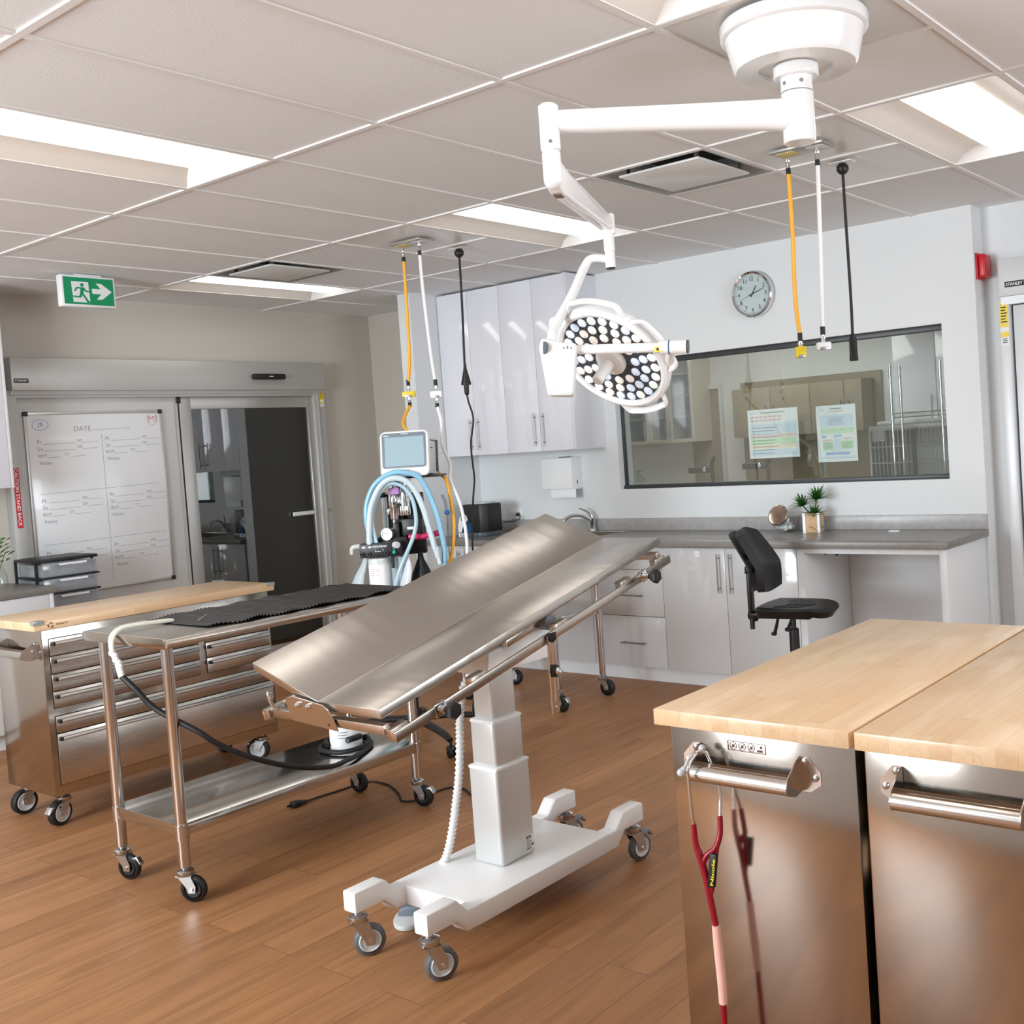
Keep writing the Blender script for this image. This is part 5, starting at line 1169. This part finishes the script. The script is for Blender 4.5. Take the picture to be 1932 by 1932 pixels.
g=G(); g.box(.028,w-.024,-.0022,-.001,.056,h-.032,0,M=MM); fin('screen',g,screen_gl,tm)
g=G(); g.box(.118,.158,-.002,-.001,h-.018,h-.014,M=MM); g.box(.022,.05,-.002,-.001,h-.026,h-.021,M=MM); fin('status_bar',g,ltgrey_pl,bz)
g=G(); g.lathe([(0,0),(.006,0),(.006,.002),(0,.002)],MM@Vector((.155,-.001,.028)),-f2,14); fin('orange_button',g,mat('orange_button',(240,150,60),.4),tm)
g=G(); g.tube([MM@Vector((w-.012,.16,.11)),MM@Vector((w+.02,.16,.13)),MM@Vector((w+.03,.16,.17)),MM@Vector((w+.005,.16,.19))],.002,6); fin('lead',g,whose,tm)
# ================================================================== CEILING HOSE STATIONS
def plate(cx,cy,label):
    t=T('hose_plate',label,'ceiling plate',(cx,cy,CH),'ceiling gas outlet plates')
    g=G(); g.box(cx-.065,cx+.065,cy-.125,cy+.125,CH-.012,CH-.001,.001); fin('plate',g,alu,t)
    g=G(); g.box(cx-.03,cx+.05,cy+.03,cy+.11,CH-.014,CH-.0115,.001); fin('yellow_inlay',g,mat('pale_yellow_%d'%len(MATS),(216,196,120),.5),t)
    g=G(); g.box(cx-.03,cx+.05,cy-.11,cy-.03,CH-.014,CH-.0115,.001); fin('white_inlay',g,ltgrey_pl,t)
plate(3.98,2.16,'metal gas outlet plate in the ceiling above the anaesthesia machine'); plate(3.98,-.28,'metal gas outlet plate in the ceiling right of the lamp column')
def fit(g,x,y,z0,mi=0,l=.05):
    g.lathe([(0,0),(.008,0),(.008,-l*.2),(.012,-l*.25),(.012,-l*.5),(.008,-l*.6),(.010,-l),(0,-l)],(x,y,z0),n=14,mi=mi)
def gas_hose(label,top,pts,m,block_m,bsz,group,lower=None,blk=None):
    t=T('gas_hose',label,'hose',top,group)
    g=G(); fit(g,*top); g.cyl((top[0],top[1],top[2]-.002),(top[0],top[1],CH+.008),.005,n=10); g.cyl((top[0],top[1],top[2]-.05),(top[0],top[1],top[2]-.075),.0105,n=14,mi=1); fin('top_fitting',g,[chrome,black_rub],t)
    P_=[(top[0],top[1],top[2]-.07)]+pts
    g=G(); g.tube(P_,.0092,12); fin('tube',g,m,t)
    e=Vector(P_[-1]); g=G(); g.cyl(e+Z_*.015,e-Z_*.02,.0105,n=14,mi=1); fit(g,e.x,e.y,e.z-.018,0,.035); fin('end_fitting',g,[chrome,black_rub],t)
    c=e-Z_*.068
    g=G(); bx,by,bz=bsz; g.box(-bx,bx,-by,by,-bz,bz,.004,M=frame(c,er,ef,Z_)); g.box(-bx*.6,bx*.6,-by-.002,-by+.004,-bz-.001,-bz+.012,.001,mi=1,M=frame(c,er,ef,Z_)); fin('coupler',g,[block_m,zinc],t)
    if lower:
        g=G(); fit(g,c.x,c.y,c.z-bz,0,.035); g.cyl((c.x,c.y,c.z-bz-.03),(c.x,c.y,c.z-bz-.055),.0105,n=14,mi=1); fin('lower_fitting',g,[chrome,black_rub],t)
        g=G(); g.tube([(c.x,c.y,c.z-bz-.05)]+lower,.0092,12); fin('lower_tube',g,m,t)
gas_hose('yellow hose from ceiling plate down behind the patient monitor',(4.03,2.29,CH-.012),[(4.045,2.31,2.4),(4.05,2.325,2.1),(4.05,2.352,1.97)],yellow,yellow_pl,(.036,.02,.016),'left ceiling hoses',
  [tuple(Q(-.02,.40,1.74)),tuple(Q(.03,.30,1.67)),tuple(Q(.12,.27,1.52)),tuple(Q(.20,.2,1.44)),tuple(Q(.262,.05,1.40)),tuple(Q(.287,.02,1.25)),tuple(Q(.292,.0,1.13)),tuple(Q(.262,-.01,.98)),tuple(Q(.18,.0,.80)),tuple(Q(.06,.05,.70))])
gas_hose('white hose from ceiling plate down to the side of the patient monitor',(3.97,2.09,CH-.012),[(3.97,2.085,2.45),(3.97,2.06,2.1),(3.97,2.04,1.945)],whose,white_pl,(.032,.02,.018),'left ceiling hoses',
  [tuple(Q(.228,.22,1.72)),tuple(Q(.225,.21,1.6)),tuple(Q(.262,.20,1.49)),tuple(Q(.28,.08,1.40)),tuple(Q(.335,.03,1.25)),tuple(Q(.352,.01,1.02)),tuple(Q(.30,.02,.80)),tuple(Q(.10,.06,.66))])
gas_hose('yellow hose hanging free from the right-hand ceiling plate',(4.02,-.19,CH-.012),[(4.035,-.185,2.4),(4.04,-.176,2.13),(4.04,-.188,1.955)],yellow,yellow_pl,(.022,.018,.024),'right ceiling hoses')
gas_hose('white hose hanging free from the right-hand ceiling plate',(3.99,-.345,CH-.012),[(3.99,-.335,2.3),(3.99,-.323,1.965)],whose,white_pl,(.03,.02,.016),'right ceiling hoses')
def drop(label,x,y,pts,conn,rest=None):
    t=T('drop_cord',label,'hanging cord',(x,y,CH),'black ceiling drop cords')
    g=G(); g.box(x-.035,x+.035,y-.055,y+.055,CH-.007,CH-.001,.002); fin('mount_plate',g,panelm,t)
    g=G(); g.lathe([(0,0),(.016,0),(.028,-.014),(.028,-.032),(.014,-.048),(0,-.048)],(x,y,CH-.007),n=10); fin('strain_relief',g,black_pl,t)
    g=G(); g.tube([(x,y,CH-.05)]+pts,.0068,10); fin('cable',g,black_rub,t)
    e=Vector(pts[-1]); g=G()
    if conn=='cone':
        g.lathe([(0,.03),(.008,.03),(.010,.0),(.030,-.085),(.030,-.095),(0,-.097)],e,n=4 if 0 else 12); fin('connector',g,black_pl,t)
        g=G(); g.lathe([(0,0),(.016,0),(.014,-.03),(.015,-.032),(.013,-.05),(.006,-.06),(0,-.06)],e-Z_*.097,n=14); fin('plug',g,black_pl,t)
        g=G(); g.tube([tuple(e-Z_*.15)]+rest,.0055,8); fin('lower_cable',g,black_rub,t)
    else:
        g.lathe([(0,.012),(.010,.012),(.013,0),(.019,-.01),(.019,-.088),(.021,-.092),(.021,-.11),(.012,-.111),(.012,-.09),(0,-.09)],e,n=8); fin('connector',g,black_pl,t)
drop('black drop cord with triangular connector behind the left hoses',4.335,2.15,[(4.33,2.152,2.4),(4.32,2.155,2.1),(4.32,2.155,2.035)],'cone',[(4.325,2.152,1.84),(4.352,2.15,1.74),(4.318,2.15,1.59),(4.322,2.15,1.46),(4.325,2.15,1.38),(4.30,2.15,1.25),(4.28,2.16,1.0),(4.30,2.17,.895)])
drop('black drop cord with straight connector hanging right of the free hoses',4.35,-.29,[(4.35,-.292,2.4),(4.35,-.294,2.13),(4.35,-.292,1.955)],'straight')
# ================================================================== SURGICAL LAMP
cr_=Vector((.5935,-.8021,-.0666)); cd=Vector((-.0727,.0290,-.9969)); cf=Vector((.8015,.5965,-.0411))
LX,LY=2.69,-.93
t=T('surgical_lamp','white ceiling-mounted surgical lamp with jointed arm and round LED head','surgical lamp',(LX,LY,CH))
g=G(); c=(LX,LY,0)
g.lathe([(0,2.735),(.212,2.735),(.216,2.728),(.214,2.70),(.206,2.694),(.202,2.694),(.182,2.612),(.174,2.602),(.11,2.600),(.108,2.612),(0,2.612)],c,(0,0,1),64); fin('ceiling_dome',g,white_enam,t)
g=G(); g.cyl((LX,LY,2.575),(LX,LY,2.61),.066,n=40,bev=.003); g.cyl((LX,LY,2.535),(LX,LY,2.58),.047,n=40); col_=fin('collar',g,white_enam,t)
for a in (225,290,160):
    q=Vector((math.cos(math.radians(a)),math.sin(math.radians(a)),0)); g=G(); g.lathe([(0,0),(.006,0),(.006,.0015),(0,.0015)],Vector((LX,LY,2.556))+q*.0465,q,14); fin('screw',g,zinc,col_)
# horizontal arm
A0=Vector((LX,LY,2.472)); A1=Vector((2.165,-.42,2.463)); ad=(A1-A0).normalized(); as_=Z_.cross(ad).normalized()
g=G(); g.cyl((LX,LY,2.388),(LX,LY,2.533),.0475,n=40,bev=.003)
b=bmesh.new(); rings=[]; n=20; L_=(A1-A0).length
for j in range(13):
    q=j/12; p=A0+(A1-A0)*q; hh=.043*(1-q)+.031*q + .006*math.exp(-q*8); ww=.032*(1-q)+.024*q
    def se(a): 
        ca,sa=math.cos(a),math.sin(a); k=(abs(ca)**3+abs(sa)**3)**(-1/3); return ca*k,sa*k
    rings.append([b.verts.new(p+as_*ww*se(2*math.pi*i/n)[0]+Z_*hh*se(2*math.pi*i/n)[1]) for i in range(n)])
for R0,R1 in zip(rings,rings[1:]):
    for i in range(n): b.faces.new((R0[i],R0[(i+1)%n],R1[(i+1)%n],R1[i]))
bmesh.ops.recalc_face_normals(b,faces=b.faces[:]); g.put(b)
g.cyl((A1.x,A1.y,2.378),(A1.x,A1.y,2.512),.0285,n=32,bev=.006); arm1=fin('horizontal_arm',g,white_enam,t)
q=Vector((-.75,-.65,0)).normalized(); g=G(); g.lathe([(0,0),(.005,0),(.005,.0012),(0,.0012)],Vector((A1.x,A1.y,2.402))+q*.0285,q,14); fin('screw',g,grey_pl,arm1)
g=G(); q=Vector((.5,-.85,0)).normalized(); g.box(-.004,.004,-.0006,.0006,2.43,2.475,M=frame(Vector((LX,LY,0))+q*.0476,Z_.cross(q)*-1,q,Z_)); fin('maker_strip',g,grey_pl,arm1)
# spring arm
S0=Vector((2.168,-.418,2.318)); S1=Vector((2.765,-.142,2.300)); sdv=(S1-S0).normalized(); ss=Z_.cross(sdv).normalized(); sn=sdv.cross(ss)
g=G(); g.cyl((A1.x,A1.y,2.30),(A1.x,A1.y,2.378),.0265,n=32,bev=.003); g.sphere((A1.x,A1.y,2.30),.0265)
Ls=(S1-S0).length
g.prism([(-.01,-.04),(.05,-.05),(Ls-.03,-.030),(Ls+.005,-.016),(Ls+.01,.012),(Ls-.03,.026),(.12,.034),(.03,.045),(.0,.03)],-.021,.021,(sdv,sn,ss),S0,bev=.010,seg=3); sp=fin('spring_arm',g,white_enam,t)
g=G(); g.box(.03,.07,-.012,.012,-.0515,-.047,0,M=frame(S0,sdv,ss,sn)); fin('underside_slot',g,mat('slot_brown',(120,100,84),.6),sp)
# knuckle, drop tube and yoke
E_=Vector((2.779,-.137,0))
g=G(); g.box(-.014,.014,-.024,.024,2.262,2.335,.008,seg=3,M=frame(E_,sdv,ss,Z_)); g.cyl((E_.x,E_.y,2.205),(E_.x,E_.y,2.28),.019,n=28,bev=.002); g.cyl((E_.x,E_.y,2.15),(E_.x,E_.y,2.206),.0175,n=28); kn=fin('knuckle',g,white_enam,t)
g=G(); g.lathe([(0,0),(.016,0),(.016,-.004),(0,-.004)],(E_.x,E_.y,2.15),n=20); fin('end_cap',g,black_pl,kn)
Bc=Vector((2.56,-.085,1.795))    # control box centre, nearer the viewer than the head
up=-cd
def cam(px,py,d):  # lamp-head construction frame: offsets right, down, toward from the head centre
    return Vector((2.755,-.134,1.835))+cr_*px+cd*py-cf*d
g=G(); g.tube([(E_.x,E_.y,2.178),(2.742,-.09,2.186),(2.722,-.068,2.158),tuple(cam(-.135,-.21,.05)),tuple(cam(-.185,-.105,.10)),tuple(cam(-.196,-.06,.13)),tuple(cam(-.196,.0,.145))],[.0135,.0145,.0155,.0165,.017,.017,.017],16); fin('yoke_tube',g,white_enam,t)
CF=frame(cam(0,0,.15),cr_,-cf*-1,-cd)
g=G(); g.prism([(-.225,.05),(-.235,.02),(-.205,-.14),(-.122,-.14),(-.112,.0),(-.112,.032),(-.16,.034)],-.045,.035,(X_,Z_,Y_),bev=.010,seg=3,M=CF); cbx=fin('control_box',g,white_pow,t)
g=G(); g.box(-.19,-.125,-.0465,-.044,-.13,-.105,.004,M=CF); fin('box_display',g,paper,cbx)
g=G()
for k in range(3): g.box(-.155+.012*k,-.150+.012*k,-.0462,-.0445,.012,.017 if k!=1 else .021,M=CF)
fin('box_marks',g,grey_pl,cbx)
g=G(); g.lathe([(0,0),(.021,0),(.021,.006),(0,.007)],CF@Vector((-.216,-.04,.015)),CF.to_3x3()@Vector((-.75,-.65,0)),24); fin('pivot_cap',g,mat('slate_cap',(86,98,106),.4),cbx)
Ba,Bb=CF@Vector((-.115,-.005,.014)),CF@Vector((.248,-.085,.014)); bd=(Bb-Ba).normalized(); g=G(); g.cyl(Ba,Bb,.016,n=24); g.cyl(Bb-bd*.09,Bb,.0225,n=28,bev=.002); g.cyl(Bb-bd*.055,cam(.195,.03,.06),.015,n=16); fb=fin('fork_bar',g,white_pow,t)
g=G(); g.cyl(Bb,Bb+bd*.004,.0222,n=28); fin('bar_cap',g,lampdark,fb)
g=G(); g.lathe([(.0227,0),(.0232,.0),(.0232,.004),(.0227,.004)],Bb-bd*.06,bd,28); fin('blue_ring',g,mat('ring_blue',(30,90,140),.4),fb)
BF=frame(Bb-bd*.105,bd,bd.cross(cd*-1).normalized()*-1,-cd); g=G(); BF=frame(Bb-bd*.105,bd,(-cd).cross(bd).normalized(),-cd); g.box(0,.03,-.0175,-.0155,-.017,.0,.0005,M=BF); g.box(.007,.023,-.0185,-.017,-.012,-.004,0,mi=1,M=BF); fin('warning_label',g,[yellow_pl,ink],fb)
# lamp head
Hc=cam(0,0,0); N_=(cr_*-.43+cd*.71-cf*.558).normalized(); Uh=(cr_*.855+cd*.518).normalized(); Uh=(Uh-N_*Uh.dot(N_)).normalized(); Wh=N_.cross(Uh); HF=frame(Hc,Uh,Wh,N_)
g=G(); g.lathe([(.186,.0),(.190,.010),(.200,.014),(.212,.008),(.217,-.008),(.212,-.03),(.18,-.05),(.10,-.062),(0,-.066)],(0,0,0),(0,0,1),72,M=HF); head=fin('lamp_head',g,white_enam,t)
g=G(); g.lathe([(0,-.006),(.188,-.006),(.188,.0),(0,.0)],(0,0,0),(0,0,1),64,M=HF)
for k in range(6):
    a=math.radians(60*k+14); g.box(.055,.186,-.0015,.0015,-.001,.0012,mi=1,M=HF@Matrix.Rotation(a,4,'Z'))
fin('lamp_face',g,[lampdark,black_pl],head)
random.seed(11); cnt=0
for rr_,n_,o_ in ((.167,24,0),(.130,18,.12),(.093,12,.2)):
    for k in range(n_):
        a=2*math.pi*(k+o_)/n_; cxl=HF@Vector((rr_*math.cos(a),rr_*math.sin(a),.0)); g=G()
        g.lathe([(.0172,.0),(.0172,.002),(.0145,.005),(.009,.0068),(.0085,.0062),(0,.0068)],cxl,N_,10); g.lathe([(0,.0066),(.0016,.0066),(.0016,.0072),(0,.0074)],cxl+Uh*.006-Wh*.003,N_,8,mi=1)
        fin('led_lens',g,[ledb if random.random()<.33 else ledw,grey_pl],head,smooth=25)
g=G(); g.lathe([(0,.0),(.056,.0),(.056,.014),(.050,.022),(.03,.026),(0,.027)],(0,0,0),(0,0,1),40,M=HF); g.cyl(HF@Vector((0,0,.02)),HF@Vector((0,0,.115)),.0205,.0195,n=28,bev=.004); fin('sterile_handle',g,white_pow,head)
for k,(a0,a1) in enumerate(((-62,-8),(28,88),(98,158),(172,232))):
    g=G(); pts=[]; R_=.243
    for i in range(9):
        a=math.radians(a0+(a1-a0)*i/8); rr2=R_ if 0<i<8 else .213
        pts.append(HF@Vector((rr2*math.cos(a),rr2*math.sin(a),-.008)))
    g.tube(pts,.0085,10,step=5,flat=1.5); fin('rim_handle',g,white_enam,head)
# ================================================================== LIGHT
def area(name,loc,rot,sx,sy,power,color=(1,1,1)):
    l=bpy.data.lights.new(name,'AREA'); l.shape='RECTANGLE'; l.size=sx; l.size_y=sy; l.energy=power; l.color=color
    o=bpy.data.objects.new(name,l); COL.objects.link(o); o.location=loc; o.rotation_euler=rot; return o
area('added_fill_left',(XL-.3,1.45,1.77),(0,math.radians(-90),0),1.55,2.2,280,(.86,.94,1))  # added fill light, shining in through the added left window
area('added_fill_front',(2.9,YF-.3,1.77),(math.radians(90),0,0),2.5,1.55,105,(.90,.95,1))  # added fill for faces turned to the front wall, through its added window
area('next_room_lamp',(7.5,2.4,2.72),(0,0,0),1.2,1.2,22,(1,.97,.92))
w=bpy.data.worlds.new('World'); SC.world=w; w.use_nodes=True
w.node_tree.nodes['Background'].inputs[0].default_value=(.75,.85,1,1); w.node_tree.nodes['Background'].inputs[1].default_value=.8
# ================================================================== CAMERA
cam_=bpy.data.cameras.new('camera'); co=bpy.data.objects.new('camera',cam_); COL.objects.link(co); SC.camera=co
R3=[[0.5935066524122473,-0.802072177011185,-0.06655881915228253],[-0.07266167127493212,0.028962107545201746,-0.9969360450169681],[0.8015423476460503,0.596524449784817,-0.0410907013687997]]
r_,d_,f_=[Vector(v) for v in R3]
co.matrix_world=frame((-0.192513812,-2.39510675,1.55575845),r_,-d_,-f_)
cam_.sensor_width=36; cam_.lens=2029.35943/1932*36; cam_.shift_x=(966-1200.06508)/1932; cam_.shift_y=(912.256611-966)/1932; cam_.clip_start=.02; cam_.clip_end=60
vs=SC.view_settings; vs.view_transform='Standard'; vs.look='None'; vs.gamma=1; vs.use_curve_mapping=False; vs.exposure=0.14
SC.cycles.max_bounces=9; SC.cycles.diffuse_bounces=5; SC.cycles.glossy_bounces=5; SC.cycles.transparent_max_bounces=12; SC.cycles.sample_clamp_indirect=6
